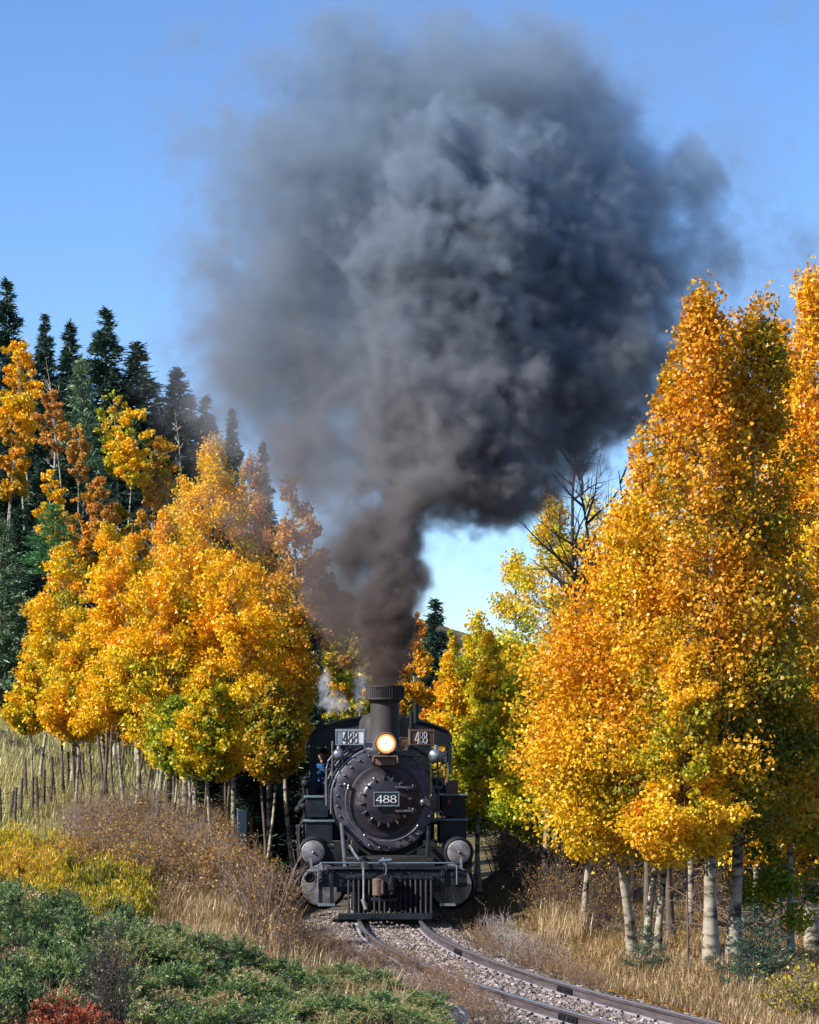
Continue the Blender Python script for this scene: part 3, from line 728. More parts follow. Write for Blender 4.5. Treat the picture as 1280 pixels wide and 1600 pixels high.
o = mb.build('pilot_rivets', M['bolt'], pil); o['kind'] = 'stuff'
mb = MB(); bx(mb, 580, 1403, 622, 1409, -.02, .2); mb.build('coupler_shelf', M['black'], pil, .008)
# coupler
cp_ = empty('coupler', (0, 0, 0)); cp_.parent = loco; KIDS[loco.name].append(cp_)
mb = MB(); poly = [(583, 1376), (588, 1371), (598, 1367), (610, 1367), (618, 1372), (618, 1392), (611, 1400), (590, 1401), (583, 1395)]
mb.prism([(lx(p[0], -.2), lz(p[1], -.2)) for p in poly], -.12, .35)
mb.build('coupler_body', M['blackm'], cp_, .02)
mb = MB(); mb.cyl(L3(590, 1373, -.2), L3(590, 1400, -.2), .085, .085, 14); bx(mb, 588, 1375, 600, 1398, -.27, -.1)
mb.build('knuckle', M['brown'], cp_, .015)
mb = MB(); mb.cyl(L3(612, 1370, -.18), L3(612, 1398, -.18), .045, .045, 12); bx(mb, 607, 1378, 615, 1392, -.24, -.1)
mb.build('guard_arm', M['blackm'], cp_, .01)
mb = MB(); mb.tube([L3(602, 1368, -.16), L3(604, 1360, -.1), L3(603, 1352, 0), L3(600, 1347, .1)], .012, 6); mb.build('lift_chain', M['pipe'], cp_)
# uncoupling lever
mb = MB(); mb.tube([L3(497, 1386, .1), L3(497, 1352, .1), L3(502, 1348, .1), L3(600, 1348.5, .1), L3(708, 1348.5, .1), L3(714, 1352, .1), L3(714, 1382, .1)], .013, 8)
for px in (506, 600, 698): mb.cyl(L3(px, 1348, .1), L3(px, 1359, .28), .017, n=6)
mb.cyl(L3(592, 1346, .1), L3(612, 1344, .1), .03, n=8); mb.cyl(L3(600, 1340, .12), L3(600, 1350, .12), .035, n=8)
mb.build('uncoupling_lever', M['rim'], loco)
for px in (486.5, 721):
    mb = MB(); bx(mb, px - 2, 1341, px + 2, 1358, .2, .26); mb.build('flag_bracket', M['rim'], loco, .004)
mb = MB(); mb.lathe([(.02, 0), (.055, 0), (.085, -.02), (.09, -.07), (.065, -.09), (.05, -.06), (.045, .02)], L3(484, 1370, .25), n=20)
bx(mb, 479, 1362, 498, 1379, .27, .5); mb.build('air_pipe_end', M['black'], loco)
mb = MB(); bx(mb, 716, 1362, 730, 1380, .24, .30); mb.build('corner_plate', M['black'], loco, .006)
# brake hose with gladhand
mb = MB(); mb.tube([L3(568, 1350, .05), L3(568.5, 1375, .0), L3(568.5, 1405, -.05), L3(571, 1418, -.1)], .022, 8)
mb.cyl(L3(568, 1346, .05), L3(568, 1356, .05), .035, n=10); mb.cyl(L3(567, 1405, -.05), L3(572, 1421, -.1), .036, n=8)
mb.tube([L3(562, 1344, .06), L3(555, 1335, .4), L3(547, 1322, .9)], .025, 8)
mb.build('brake_hose', M['pipe'], loco)
# steps
for xa, xb, tl, tr_ in ((501, 518.5, 497, 524), (692.5, 709, 688, 712)):
    st = MB(); v = .25
    bx(st, xa - 3, 1360, xa + 3, 1415, v, v + .03); bx(st, xb - 3, 1360, xb + 3, 1415, v + .001, v + .031)
    s_ = st.build('step', M['black'], loco, .004)
    t_ = MB(); bx(t_, tl, 1412, tr_, 1416, v - .12, v + .14); o = t_.build('tread', M['rim'], s_, .004)

# --- cylinders
for px, pv, side in ((504, 489.5, -1), (704, 717.5, 1)):
    c = L3(px, 1383.5, 1.35); r = 33.5 * (LY + 1.35) / F_PX
    jk = MB(); jk.lathe([(r + .03, .03), (r + .045, .06), (r + .045, 1.25), (.1, 1.3)], c, n=44)
    k = L3(pv, 1331.5, 1.35); r2 = 18.5 * (LY + 1.35) / F_PX
    jk.lathe([(r2 + .02, .03), (r2 + .05, .06), (r2 + .05, 1.3), (.02, 1.32)], k, n=36)
    xo = side * 1.44
    jk.box(((c[0] + k[0]) / 2 + side * .06, 2.0, (c[2] + k[2]) / 2), (.46, 1.2, .42))
    jk.box((side * .80, 2.0, (c[2] + k[2]) / 2 - .05), (.62, 1.15, .75))
    cy = jk.build('cylinder', M['brown' if False else 'blackm'], loco)
    hd = MB(); hd.lathe([(.01, -.03), (r - .06, -.03), (r - .015, -.02), (r, .0), (r, .05)], c, n=48); hd.build('cylinder_head', M['silver'], cy)
    hd = MB(); hd.lathe([(.01, -.05), (.02, -.05), (.025, -.02), (r2 - .03, -.02), (r2, .0), (r2, .05)], k, n=36); hd.build('valve_head', M['silver'], cy)
    ab = MB()
    for i in range(16):
        t = 2 * math.pi * i / 16; ab.ball((c[0] + math.cos(t) * (r - .03), c[1] - .035, c[2] + math.sin(t) * (r - .03)), .009, 6)
    ab.ball((k[0], k[1] - .05, k[2]), .022, 8)
    o = ab.build('head_bolts', M['bolt'], cy); o['kind'] = 'stuff'

mb = MB(); mb.box((0, .95, .36), (1.25, .10, .50)); mb.box((0, 1.05, .40), (.9, .9, .2)); mb.build('shade_backing', M['dark'], loco, .02)  # dark plate added to stand in for the shade behind the pilot bars
# --- boiler, smokebox
V0 = 1.95; sc_ = (LY + V0) / F_PX
bc = L3(601, 1251, V0); RB = 80 * sc_
mb = MB(); mb.lathe([(RB - .06, -.012), (RB - .02, -.005), (RB, .02), (RB, 1.9), (RB + .03, 1.92), (RB + .03, 2.0), (RB + .02, 2.05), (RB + .12, 7.4), (.5, 7.5)], bc, n=72)
boil = mb.build('boiler', M['black'], loco)
mb = MB(); mb.lathe([(.58, -.03), (.62, -.045), (RB - .05, -.045), (RB - .015, -.035), (RB, -.01), (RB + .001, .35)], bc, n=80)
front = mb.build('smokebox_front', M['graph'], loco)
dc = L3(603, 1251.5, V0 - .045); rd = 55 * sc_
mb = MB(); mb.lathe([(rd + .03, .0), (rd + .03, -.02), (rd, -.035), (rd - .03, -.03), (rd - .10, -.05), (rd - .16, -.075), (.42, -.115), (.40, -.125), (.385, -.14), (.375, -.145), (.33, -.155), (.25, -.17), (.12, -.18), (.0, -.185)], dc, n=72)
door = mb.build('smokebox_door', M['graphdoor'], loco)
mb = MB()
for i in range(28):
    t = 2 * math.pi * (i + .5) / 28; rr_ = RB - .065
    x, z = bc[0] + rr_ * math.cos(t), bc[2] + rr_ * math.sin(t); mb.cyl((x, bc[1] - .045, z), (x, bc[1] - .062, z), .024, .022, 6); mb.ball((x, bc[1] - .062, z), .018, 8)
o = mb.build('rim_bolts', M['bolt'], front); o['kind'] = 'stuff'
for i in range(16):
    t = 2 * math.pi * (i + .25) / 16; ca, sa = math.cos(t), math.sin(t)
    mb = MB(); x, z = dc[0] + .405 * ca, dc[2] + .405 * sa
    mb.tube([(dc[0] + .36 * ca, dc[1] - .16, dc[2] + .36 * sa), (dc[0] + .40 * ca, dc[1] - .165, dc[2] + .40 * sa), (dc[0] + .445 * ca, dc[1] - .13, dc[2] + .445 * sa)], .016, 6)
    mb.cyl((x, dc[1] - .10, z), (x, dc[1] - .185, z), .022, n=6)
    mb.build('door_clamp', M['bolt'], door)
for py in (1230.5, 1267):
    mb = MB(); a = L3(618, py, V0 - .24); b = L3(646, py, V0 - .24)
    mb.box(((a[0] + b[0]) / 2, V0 - .24, a[2]), (b[0] - a[0], .04, .045)); mb.cyl((b[0], V0 - .22, a[2] - .05), (b[0], V0 - .22, a[2] + .05), .028, n=10)
    mb.cyl((b[0], V0 - .2, a[2]), (b[0] + .1, V0 - .06, a[2]), .022, n=8)
    mb.build('hinge', M['graph'], door, .006)
# number plate in the middle of the door
npx, npz = lx(603.8, V0 - .3), lz(1248.5, V0 - .3)
mb = MB(); mb.box((npx, V0 - .27, npz), (.435, .03, .245)); pl = mb.build('number_plate', M['plate'], loco, .006)
mb = MB(); hw, hh = .2175, .1225
mb.strip([(npx - hw, npz - hh), (npx + hw, npz - hh), (npx + hw, npz + hh), (npx - hw, npz + hh)], [(npx - hw + .02, npz - hh + .02), (npx + hw - .02, npz - hh + .02), (npx + hw - .02, npz + hh - .02), (npx - hw + .02, npz + hh - .02)], V0 - .30, V0 - .284)
mb.build('plate_rim', M['rim'], pl)
number(pl, '488', npx, V0 - .294, npz, .125, .118, ['white'] * 3, .018, w=.86)
# curved grab rail round the lower left of the front
pts = []
for a in np.linspace(158, 322, 40):
    pts.append((dc[0] + (rd + .085) * math.cos(rad(a)), V0 - .13, dc[2] + (rd + .085) * math.sin(rad(a))))
mb = MB(); mb.tube([L3(539.5, 1226, V0 - .13)] + pts, .014, 8); mb.ball(L3(539.5, 1225.5, V0 - .13), .03, 10)
for i in (0, 19, 39): mb.cyl(pts[i], (pts[i][0], V0 - .03, pts[i][2]), .016, n=6); mb.ball(pts[i], .024, 8)
mb.build('grab_rail', M['pipe'], loco)
# braces from smokebox to beam
for a, b, r in (((534, 1288), (540, 1358), .035), ((670, 1290), (667, 1358), .035)):
    mb = MB(); mb.cyl(L3(*a, V0 - .05), L3(*b, .75), r, n=12); mb.cyl(L3(b[0], b[1] - 3, .75), L3(b[0], b[1] + 3, .75), .07, n=10); mb.build('brace', M['pipe' if a[0] < 600 else 'black'], loco)
mb = MB(); mb.tube([L3(545, 1318, 1.7), L3(552, 1332, 1.3), L3(562, 1346, .8)], .028, 8); mb.build('drain_pipe', M['black'], loco)
mb = MB(); mb.tube([L3(668, 1318, 1.7), L3(652, 1328, 1.6), L3(636, 1336, 1.5)], .022, 8); mb.build('drain_pipe', M['black'], loco)
mb = MB(); mb.box((bc[0], V0 + .9, .98), (1.15, 1.5, .55)); mb.build('smokebox_saddle', M['dark'], loco, .03)

# --- headlight with its bracket and little number boards
HV = 1.5
hl = empty('headlight', (0, 0, 0)); hl.parent = loco; KIDS[loco.name].append(hl)
hc = L3(603, 1161.5, HV); k_ = (LY + HV) / F_PX
mb = MB(); mb.lathe([(14.6 * k_, .03), (14.6 * k_, -.035), (16.2 * k_, -.045), (17.6 * k_, -.02), (17.6 * k_, .03), (17 * k_, .05), (17 * k_, .38), (12 * k_, .42), (.01, .43)], hc, n=40)
mb.build('lamp_case', M['brown'], hl)
m, nt, out = nodes('reflector_glow'); e = nt.nodes.new('ShaderNodeEmission'); e.inputs[0].default_value = (1.0, .62, .30, 1); e.inputs[1].default_value = 9; nt.links.new(e.outputs[0], out.inputs[0]); M['glow'] = m
m, nt, out = nodes('reflector_edge_glow'); e = nt.nodes.new('ShaderNodeEmission'); e.inputs[0].default_value = (1.0, .22, .05, 1); e.inputs[1].default_value = 1.6; nt.links.new(e.outputs[0], out.inputs[0]); M['glow2'] = m
m, nt, out = nodes('bulb_amber'); e = nt.nodes.new('ShaderNodeEmission'); e.inputs[0].default_value = (1.0, .5, .14, 1); e.inputs[1].default_value = .75; nt.links.new(e.outputs[0], out.inputs[0]); M['bulb'] = m
mb = MB(); mb.lathe([(14.4 * k_, -.012), (11.8 * k_, .02)], hc, n=40); mb.build('reflector_rim', M['glow2'], hl)
m, nt, out = nodes('reflector_mid_glow'); e = nt.nodes.new('ShaderNodeEmission'); e.inputs[0].default_value = (1.0, .42, .13, 1); e.inputs[1].default_value = 2.6; nt.links.new(e.outputs[0], out.inputs[0]); M['glow3'] = m
mb = MB(); mb.lathe([(11.8 * k_, .02), (10 * k_, .04)], hc, n=40); mb.build('reflector_band', M['glow3'], hl)
mb = MB(); mb.lathe([(10 * k_, .04), (7 * k_, .06), (.01, .09)], hc, n=40); mb.build('reflector', M['glow'], hl)
mb = MB(); mb.ball((hc[0], HV + .01, hc[2]), 2.6 * k_, 14); mb.cyl((hc[0], HV + .01, hc[2]), (hc[0], HV + .09, hc[2]), .02, n=8); mb.build('bulb', M['bulb'], hl)
mb = MB(); bx(mb, 584, 1180, 622, 1183, HV - .02, HV + .5); bx(mb, 588, 1183, 618, 1196, HV + .08, HV + .5); mb.tube([L3(584, 1182, HV), L3(583, 1190, HV), L3(586, 1197, HV + .25)], .02, 6); mb.tube([L3(621, 1182, HV), L3(622, 1190, HV), L3(619, 1197, HV + .25)], .02, 6)
mb.build('headlight_bracket', M['brown'], hl, .006)
for (x0, x1, y0, y1, mt, dm) in ((568.5, 583, 1155, 1171.5, 'boardw', 'dark'), (624, 637, 1152, 1172, 'boardb', 'brass')):
    mb = MB(); bx(mb, x0, y0, x1, y1, HV + .03, HV + .07); sb = mb.build('small_number_board', M[mt], loco, .003)
    mb = MB(); o4 = [(lx(x0, HV), lz(y1, HV)), (lx(x1, HV), lz(y1, HV)), (lx(x1, HV), lz(y0, HV)), (lx(x0, HV), lz(y0, HV))]; cx_ = sum(p[0] for p in o4) / 4; cz_ = sum(p[1] for p in o4) / 4
    mb.strip(o4, [(cx_ + (p[0] - cx_) * .88, cz_ + (p[1] - cz_) * .9) for p in o4], HV + .012, HV + .032); mb.build('board_rim', M['rim' if mt == 'boardw' else 'brown'], sb)
    number(sb, '488', cx_, HV + .024, cz_, .10, .042, [dm] * 3, .012, w=.33)
# big number boards set at an angle
for side, (x0, x1, y0, y1) in ((-1, (525, 571, 1140.5, 1164)), (1, (640, 678, 1140.5, 1164))):
    v = 2.05; a = L3(x0, y0, v); b = L3(x1, y1, v); cx_, cz_ = (a[0] + b[0]) / 2, (a[2] + b[2]) / 2; w_, h_ = (b[0] - a[0]) / math.cos(rad(16)), a[2] - b[2]; rz = rad(16) * side
    if side < 0: rz = -rad(14)
    nb_ = empty('number_board', (0, 0, 0)); nb_.parent = loco; nb_.location = (cx_, v, cz_); nb_.rotation_euler = (0, 0, -rz if side > 0 else rz * -1 * -1)
    nb_.rotation_euler = (0, 0, rad(14) if side < 0 else -rad(14)); nb_.rotation_euler = (0, 0, -rad(14) if side < 0 else rad(14))
    KIDS[loco.name].append(nb_)
    mt = 'black' if side < 0 else 'brown'  # right frame's brown likewise carries the headlight's glow
    mb = MB(); mb.box((0, .04, 0), (w_, .06, h_)); hw, hh = w_ / 2, h_ / 2
    mb.strip([(-hw, -hh), (hw, -hh), (hw, hh), (-hw, hh)], [(-hw + .018, -hh + .018), (hw - .018, -hh + .018), (hw - .018, hh - .025), (-hw + .018, hh - .025)], -.02, .012)
    mb.box((0, .025, hh + .008), (w_ + .02, .07, .016))
    mb.build('board_frame', M[mt if side > 0 else 'rim'], nb_)
    n_ = 5
    for i in range(n_):
        xx = -hw + .025 + (w_ - .05) * (i + .5) / n_
        mb = MB(); mb.box((xx, -.0, -.003), ((w_ - .05) / n_ - .012, .018, h_ - .05))
        mb.build('number_slide', M['boardw' if side < 0 and i > 0 else ('rim' if side < 0 else 'boardb')], nb_, .002)
    if side < 0: number(nb_, '488', 0, -.016, -.004, h_ * .8, (w_ - .05) / n_, ['black', 'black', 'black'], .012, w=.37)
    else: number(nb_, '488', -.01, -.016, -.004, h_ * .8, (w_ - .05) / n_ * .95, ['white', 'boardw', 'white'], .012, w=.37)

# --- stack
SV = 2.75; ks = (LY + SV) / F_PX; sx = lx(601.5, SV)
stk = empty('smoke_stack', (0, 0, 0)); stk.parent = loco; KIDS[loco.name].append(stk)
mb = MB(); mb.lathe([(22.5 * ks, lz(1093, SV)), (22.5 * ks, lz(1140, SV)), (24 * ks, lz(1150, SV)), (30 * ks, lz(1166, SV)), (38 * ks, lz(1176, SV))], (sx, SV, 0), axis=(0, 0, 1), n=40)
mb.build('stack_barrel', M['stack'], stk)
ro = 30.5 * ks; ri = 26 * ks
mb = MB(); mb.lathe([(23 * ks, lz(1098, SV)), (ri, lz(1093.5, SV)), (ri, lz(1073, SV)), (ro, lz(1071.5, SV)), (ro, lz(1074, SV)), (ri + .01, lz(1074.5, SV))], (sx, SV, 0), axis=(0, 0, 1), n=48)
mb.lathe([(ri, lz(1091, SV)), (ro + .01, lz(1090.5, SV)), (ro + .01, lz(1093.5, SV)), (ri, lz(1094, SV))], (sx, SV, 0), axis=(0, 0, 1), n=48)
mb.build('stack_cap', M['stack'], stk)
mb = MB()
for i in range(48):
    t = 2 * math.pi * i / 48; x, y = sx + (ro - .012) * math.cos(t), SV + (ro - .012) * math.sin(t)
    mb.box((x, y, (lz(1072.5, SV) + lz(1091, SV)) / 2), (.012, .026, lz(1072.5, SV) - lz(1091, SV)), rz=t + .35)
o = mb.build('cap_ribs', M['stack'], stk); o['kind'] = 'stuff'
mb = MB(); mb.lathe([(21 * ks, lz(1100, SV)), (21.0 * ks, lz(1074, SV))], (sx, SV, 0), axis=(0, 0, 1), n=32); mb.build('stack_liner', M['dark'], stk)
# --- domes and fittings behind the stack
mb = MB(); DV = 5.2; kd = (LY + DV) / F_PX
mb.lathe([(.001, lz(1112, DV)), (20 * kd, lz(1113, DV)), (32 * kd, lz(1118, DV)), (38 * kd, lz(1127, DV)), (40 * kd, lz(1140, DV)), (40 * kd, lz(1165, DV)), (48 * kd, lz(1176, DV))], (lx(600, DV), DV, 0), axis=(0, 0, 1), n=40)
mb.build('sand_dome', M['stack'], loco)
mb = MB(); mb.lathe([(.001, lz(1116, 7.4)), (.2, lz(1118, 7.4)), (.4, lz(1130, 7.4)), (.44, lz(1170, 7.4))], (lx(602, 7.4), 7.4, 0), axis=(0, 0, 1), n=32); mb.build('steam_dome', M['blackm'], loco)
WV = 7.0
wh = MB(); wh.cyl(L3(650, 1100, WV), L3(650, 1130, WV), .055, n=12); wh.cyl(L3(643, 1113, WV), L3(643, 1138, WV), .045, n=10); wh.cyl(L3(643, 1138, WV), L3(655, 1150, WV), .07, n=10)
wh.tube([L3(637, 1122, WV), L3(640, 1116, WV), L3(646, 1118, WV)], .02, 6); wh.build('whistle', M['blackm'], loco)
# pipes hugging the left shoulder of the smokebox
for i, (r_, n0, n1) in enumerate(((RB + .045, 172, 104), (RB + .095, 168, 108), (RB + .15, 165, 112), (RB + .20, 160, 118))):
    v = V0 + .1 + .12 * i
    P = [(bc[0] + r_ * math.cos(rad(t)), v + (.5 * (1 - abs(t - 135) / 40) * 0), bc[2] + r_ * math.sin(rad(t))) for t in np.linspace(n0, n1, 20)]
    mb = MB(); mb.tube([(P[0][0], P[0][1], P[0][2] - .35)] + P, .021, 8); mb.build('boiler_pipe', M['pipe' if i % 2 == 0 else 'black'], loco)
mb = MB()
for i in range(5):
    t = rad(112 + i * 12); mb.box((bc[0] + (RB + .12) * math.cos(t), V0 + .3, bc[2] + (RB + .12) * math.sin(t)), (.30, .05, .03), ry=-t)
mb.build('pipe_clamp', M['black'], loco)
# hand rails, left and right
for pts in ([(519.5, 1158), (519.5, 1190), (519, 1250)], [(510, 1232), (510.5, 1200), (513, 1189), (521, 1179)], [(541, 1172), (542, 1167), (546, 1165), (552, 1165)]):
    mb = MB(); mb.tube([L3(*p, 2.2) for p in pts], .017, 8)
    mb.build('handrail', M['pipe'], loco)
mb = MB(); mb.tube([L3(673, 1192, 1.9), L3(673.3, 1245, 1.9)], .013, 6); mb.build('handrail', M['brass'], loco); mb = MB(); mb.tube([L3(698, 1192, 2.6), L3(700, 1205, 2.6), L3(698.5, 1223, 2.6)], .022, 6); mb.build('handrail', M['brass'], loco)
# marker lamps
for px, py, r_, v in ((529.5, 1179, 9.2, 1.9), (681.5, 1181, 11.5, 2.0)):
    k = (LY + v) / F_PX; c = L3(px, py, v)
    mb = MB(); mb.lathe([(.001, -.06), (r_ * .45 * k, -.055), (r_ * .8 * k, -.03), (r_ * k, 0), (r_ * k, .12), (r_ * .8 * k, .18), (.01, .2)], c, n=24); mb.cyl((c[0], c[1] + .06, c[2] + r_ * k * .9), (c[0], c[1] + .06, c[2] + r_ * k * 1.5), .04, .03, 10)
    ml = mb.build('marker_lamp', M['pipe'], loco)
    mb = MB(); mb.lathe([(.001, -.078), (r_ * .45 * k, -.07), (r_ * .62 * k, -.05)], c, n=20); mb.build('lens', M['rim'], ml)
    mb = MB(); mb.tube([(c[0] + .03, v + .1, c[2] - r_ * k), (c[0] + .02, v + .12, c[2] - r_ * k - .1), (c[0] - .07, v + .1, c[2] - r_ * k - .12)], .02, 6); mb.build('lamp_bracket', M['blackm'], ml)
mb = MB(); c = L3(688, 1215, 2.3); mb.cyl(c, (c[0], c[1], c[2] + .13), .055, n=14); mb.build('lubricator_cup', M['brass'], loco)
mb = MB()
for i in range(7):
    a = L3(random.uniform(664, 700), random.uniform(1168, 1205), 2.3); b = L3(random.uniform(664, 700), random.uniform(1170, 1210), 2.3); mb.tube([a, ((a[0] + b[0]) / 2, 2.2, a[2] + .02), b], .016, 6)
mb.ball(L3(694, 1190, 2.2), .05, 8); mb.ball(L3(676, 1172, 2.2), .05, 8); mb.ball(L3(668, 1176, 2.2), .04, 8)
mb.build('lubricator_piping', M['pipe'], loco)
mb = MB()
for i in range(10):
    a = L3(random.uniform(505, 526), random.uniform(1195, 1235), 2.4); b = L3(random.uniform(508, 526), random.uniform(1200, 1262), 2.4); mb.tube([a, ((a[0] + b[0]) / 2 + .03, 2.3, (a[2] + b[2]) / 2), b], .018, 6)
mb.ball(L3(512, 1222, 2.4), .05, 8); mb.ball(L3(520, 1198, 2.3), .05, 8)
mb.build('feed_piping', M['black'], loco)
mb = MB(); mb.tube([L3(630, 1180, 1.8), L3(642, 1184, 1.75), L3(650, 1189, 1.75), L3(657, 1182, 1.8)], .01, 6); mb.tube([L3(622, 1182, 1.7), L3(672, 1183, 1.9)], .008, 6); mb.tube([L3(640, 1165, 2.0), L3(668, 1180, 2.1)], .03, 8)
mb.build('wiring', M['blackm'], loco)

# --- boxes on the pilot deck, either side
def deckbox(name, x0, y0, x1, y1, v0, v1, mt, rim=True):
    mb = MB(); bx(mb, x0, y0, x1, y1, v0, v1); o = mb.build(name, M[mt], loco, .008)
    if rim:
        mb = MB(); a = L3(x0, y0, v0); b = L3(x1, y0, v0); mb.box(((a[0] + b[0]) / 2, (v0 + v1) / 2, a[2] + .012), (b[0] - a[0] + .07, v1 - v0 + .07, .03)); mb.build('lid', M['rim'], o, .005)
    return o
deckbox('tool_box', 478, 1246, 513, 1277, 3.0, 3.9, 'boxgrey' if 'boxgrey' in M else 'black')
deckbox('air_tank_box', 477, 1284, 520, 1318, 2.6, 3.8, 'black')
deckbox('air_tank_box', 687, 1282, 729, 1316, 2.6, 3.8, 'black')
deckbox('tool_box', 690, 1243, 728, 1276, 3.0, 3.9, 'black')
mb = MB(); bx(mb, 697, 1219, 716, 1240, 3.4, 3.9); mb.build('sand_box', M['brown'], loco, .006)
for a_, b_, c_ in ((474, 522, 1318.5), (686, 731, 1316.5)):
    mb = MB(); bx(mb, a_, c_, b_, c_ + 2.3, 2.5, 3.9); mb.build('running_board', M['rim'], loco, .003)
mb = MB(); c = L3(701, 1253, 2.97); mb.ball(c, .035, 10, (1, .5, 1.6)); mb.build('red_marker', pmat('red_glass', (.25, .02, .03), (.3, .03, .03), 9, .3), loco)
mb = MB()
for (x0, y0, x1, y1) in ((661, 1214, 688, 1217), (661, 1229, 690, 1232), (660, 1242, 686, 1245), (661, 1267, 691, 1270), (661, 1279, 692, 1282)):
    bx(mb, x0, y0, x1, y1, 2.0, 2.35)
for (x, y0, y1) in ((683, 1214, 1232), (692, 1216, 1231), (683, 1267, 1282), (692, 1268, 1282), (686, 1232, 1268)): bx(mb, x - 1, y0, x + 1, y1, 2.05, 2.1)
bx(mb, 662, 1245, 686, 1267, 2.2, 2.6)
mb.build('side_steps', M['plate'], loco)
mb = MB(); mb.tube([L3(661, 1254, 1.8), L3(668, 1258, 1.9), L3(676, 1263, 2.0)], .05, 10); mb.ball(L3(661, 1253, 1.78), .055, 10); mb.build('check_valve', M['pipe'], loco)
# outer gear and injectors beside the boxes
mb = MB()
for i in range(9):
    py = 1292 + i * 5; mb.cyl(L3(465 + random.uniform(-1, 2), py, 3.1), L3(476, py + random.uniform(-2, 4), 3.0), random.uniform(.025, .05), n=8)
mb.cyl(L3(467, 1290, 3), L3(468, 1345, 3), .04, n=8); mb.cyl(L3(473, 1290, 3.2), L3(472, 1340, 3.2), .05, n=8)
mb.build('valve_gear', M['blackm'], loco)
mb = MB(); mb.ball(L3(478, 1224, 5), .09, 12); mb.ball(L3(479, 1216, 5), .07, 12, (1, 1, .6)); mb.cyl(L3(475, 1228, 5), L3(476, 1244, 5), .03, n=8); mb.cyl(L3(481, 1228, 5), L3(482, 1250, 5), .04, n=8)
mb.tube([L3(478, 1246, 5), L3(470, 1255, 5), L3(467, 1265, 5)], .05, 8); mb.ball(L3(467, 1265, 5), .08, 10); mb.ball(L3(475, 1260, 5), .08, 10); mb.tube([L3(474, 1262, 5), L3(477, 1275, 5), L3(472, 1288, 5)], .05, 8)
mb.build('injector', M['blackm'], loco)

# --- running gear
def wheel(x, y, r, w, ns=12, nm='wheel'):
    mb = MB(); mb.lathe([(r - .07, -w / 2), (r, -w / 2), (r, w / 2), (r + .025, w / 2 + .001), (r + .025, w / 2 + .03), (r - .07, w / 2 + .03), (r - .07, -w / 2)], (x, y, r), axis=(-1 if x > 0 else 1, 0, 0), n=36)
    for i in range(ns):
        t = 2 * math.pi * i / ns; mb.cyl((x, y + .08 * math.cos(t), r + .08 * math.sin(t)), (x, y + (r - .06) * math.cos(t), r + (r - .06) * math.sin(t)), .028, n=6)
    mb.cyl((x - .06, y, r), (x + .06, y, r), .11, n=16)
    mb.build(nm, M['blackm'], loco)
for s in (-1, 1):
    wheel(s * .49, 1.0, .37, .11, 10, 'leading_wheel')
    for i in range(4): wheel(s * .49, 3.7 + i * 1.22, .56, .12, 14, 'driving_wheel')
    wheel(s * .49, 9.4, .37, .11, 10, 'trailing_wheel')
    mb = MB(); mb.box((s * 1.18, 5.5, .46), (.05, 4.2, .12)); mb.box((s * 1.26, 4.2, .52), (.05, 2.6, .11)); mb.build('side_rod', M['pipe'], loco, .01)
    for i in range(4):
        mb = MB(); mb.cyl((s * .56, 3.7 + i * 1.22, .56), (s * 1.2, 3.7 + i * 1.22, .56), .08, n=12); mb.box((s * 1.08, 3.7 + i * 1.22, .62), (.12, .22, .5)); mb.build('crank', M['blackm'], loco, .01)
mb = MB()
for y in (1.0, 3.7, 4.92, 6.14, 7.36, 9.4): mb.cyl((-.5, y, .45 if y > 2 and y < 9 else .37), (.5, y, .45 if y > 2 and y < 9 else .37), .08, n=10)
mb.build('axle', M['dark'], loco)

# --- cab
CV = 9.2; kc = (LY + CV) / F_PX
cab = empty('cab', (0, 0, 0)); cab.parent = loco; KIDS[loco.name].append(cab)
def cxz(p): return (lx(p[0], CV), lz(p[1], CV))
roof = [(483.5, 1160), (484, 1150), (489, 1142), (500, 1135), (520, 1127), (545, 1121), (572, 1117.5), (596, 1116.5), (620, 1117.5), (645, 1121), (670, 1128), (690, 1135), (701, 1142), (706.5, 1150), (707, 1160)]
ro_ = [cxz(p) for p in roof]; cxm = lx(595, CV); czm = lz(1160, CV)
outer = ro_; inner = [(cxm + (x - cxm) * .975, czm + (z - czm) * .94 - .01) for x, z in ro_]
mb = MB(); mb.strip(outer, inner, CV - .08, CV + 2.6, closed=False); mb.build('cab_roof', M['black'], cab)
# front wall with two window openings: built from pieces that butt together
x_l, x_r = lx(484.5, CV), lx(706, CV); zb = lz(1262, CV); zw0 = lz(1241, CV); zw1 = lz(1164, CV)
wl0, wl1 = lx(493, CV), lx(517, CV); wr0, wr1 = lx(672, CV), lx(698, CV)
y0, y1 = CV, CV + .05
mb = MB()
topo = [(x_l + .005, zw1)] + [(x, z) for x, z in inner if z > zw1 + .001] + [(x_r - .005, zw1)]
mb.prism(topo, y0, y1)
zr0 = lz(1216, CV)
mb.prism([(x_l, zb), (wl0, zb), (wl0, zw1 - .002), (x_l, zw1 - .002)], y0, y1)
mb.prism([(wl0, zb), (wl1, zb), (wl1, zw0), (wl0, zw0)], y0, y1)
mb.prism([(wl1, zb), (wr0, zb), (wr0, zw1 - .002), (wl1, zw1 - .002)], y0, y1)
mb.prism([(wr0, zb), (wr1, zb), (wr1, zr0), (wr0, zr0)], y0, y1)
mb.prism([(wr1, zb), (x_r, zb), (x_r, zw1 - .002), (wr1, zw1 - .002)], y0, y1)
mb.build('cab_front', M['black'], cab)
for (a, b, c, d) in ((wl0, wl1, zw0, zw1), (wr0, wr1, zr0, zw1)):
    mb = MB(); mb.strip([(a, c), (b, c), (b, d - .002), (a, d - .002)], [(a + .025, c + .025), (b - .025, c + .025), (b - .025, d - .03), (a + .025, d - .03)], y0 - .012, y0 + .03); mb.build('window_frame', M['blackm'], cab)
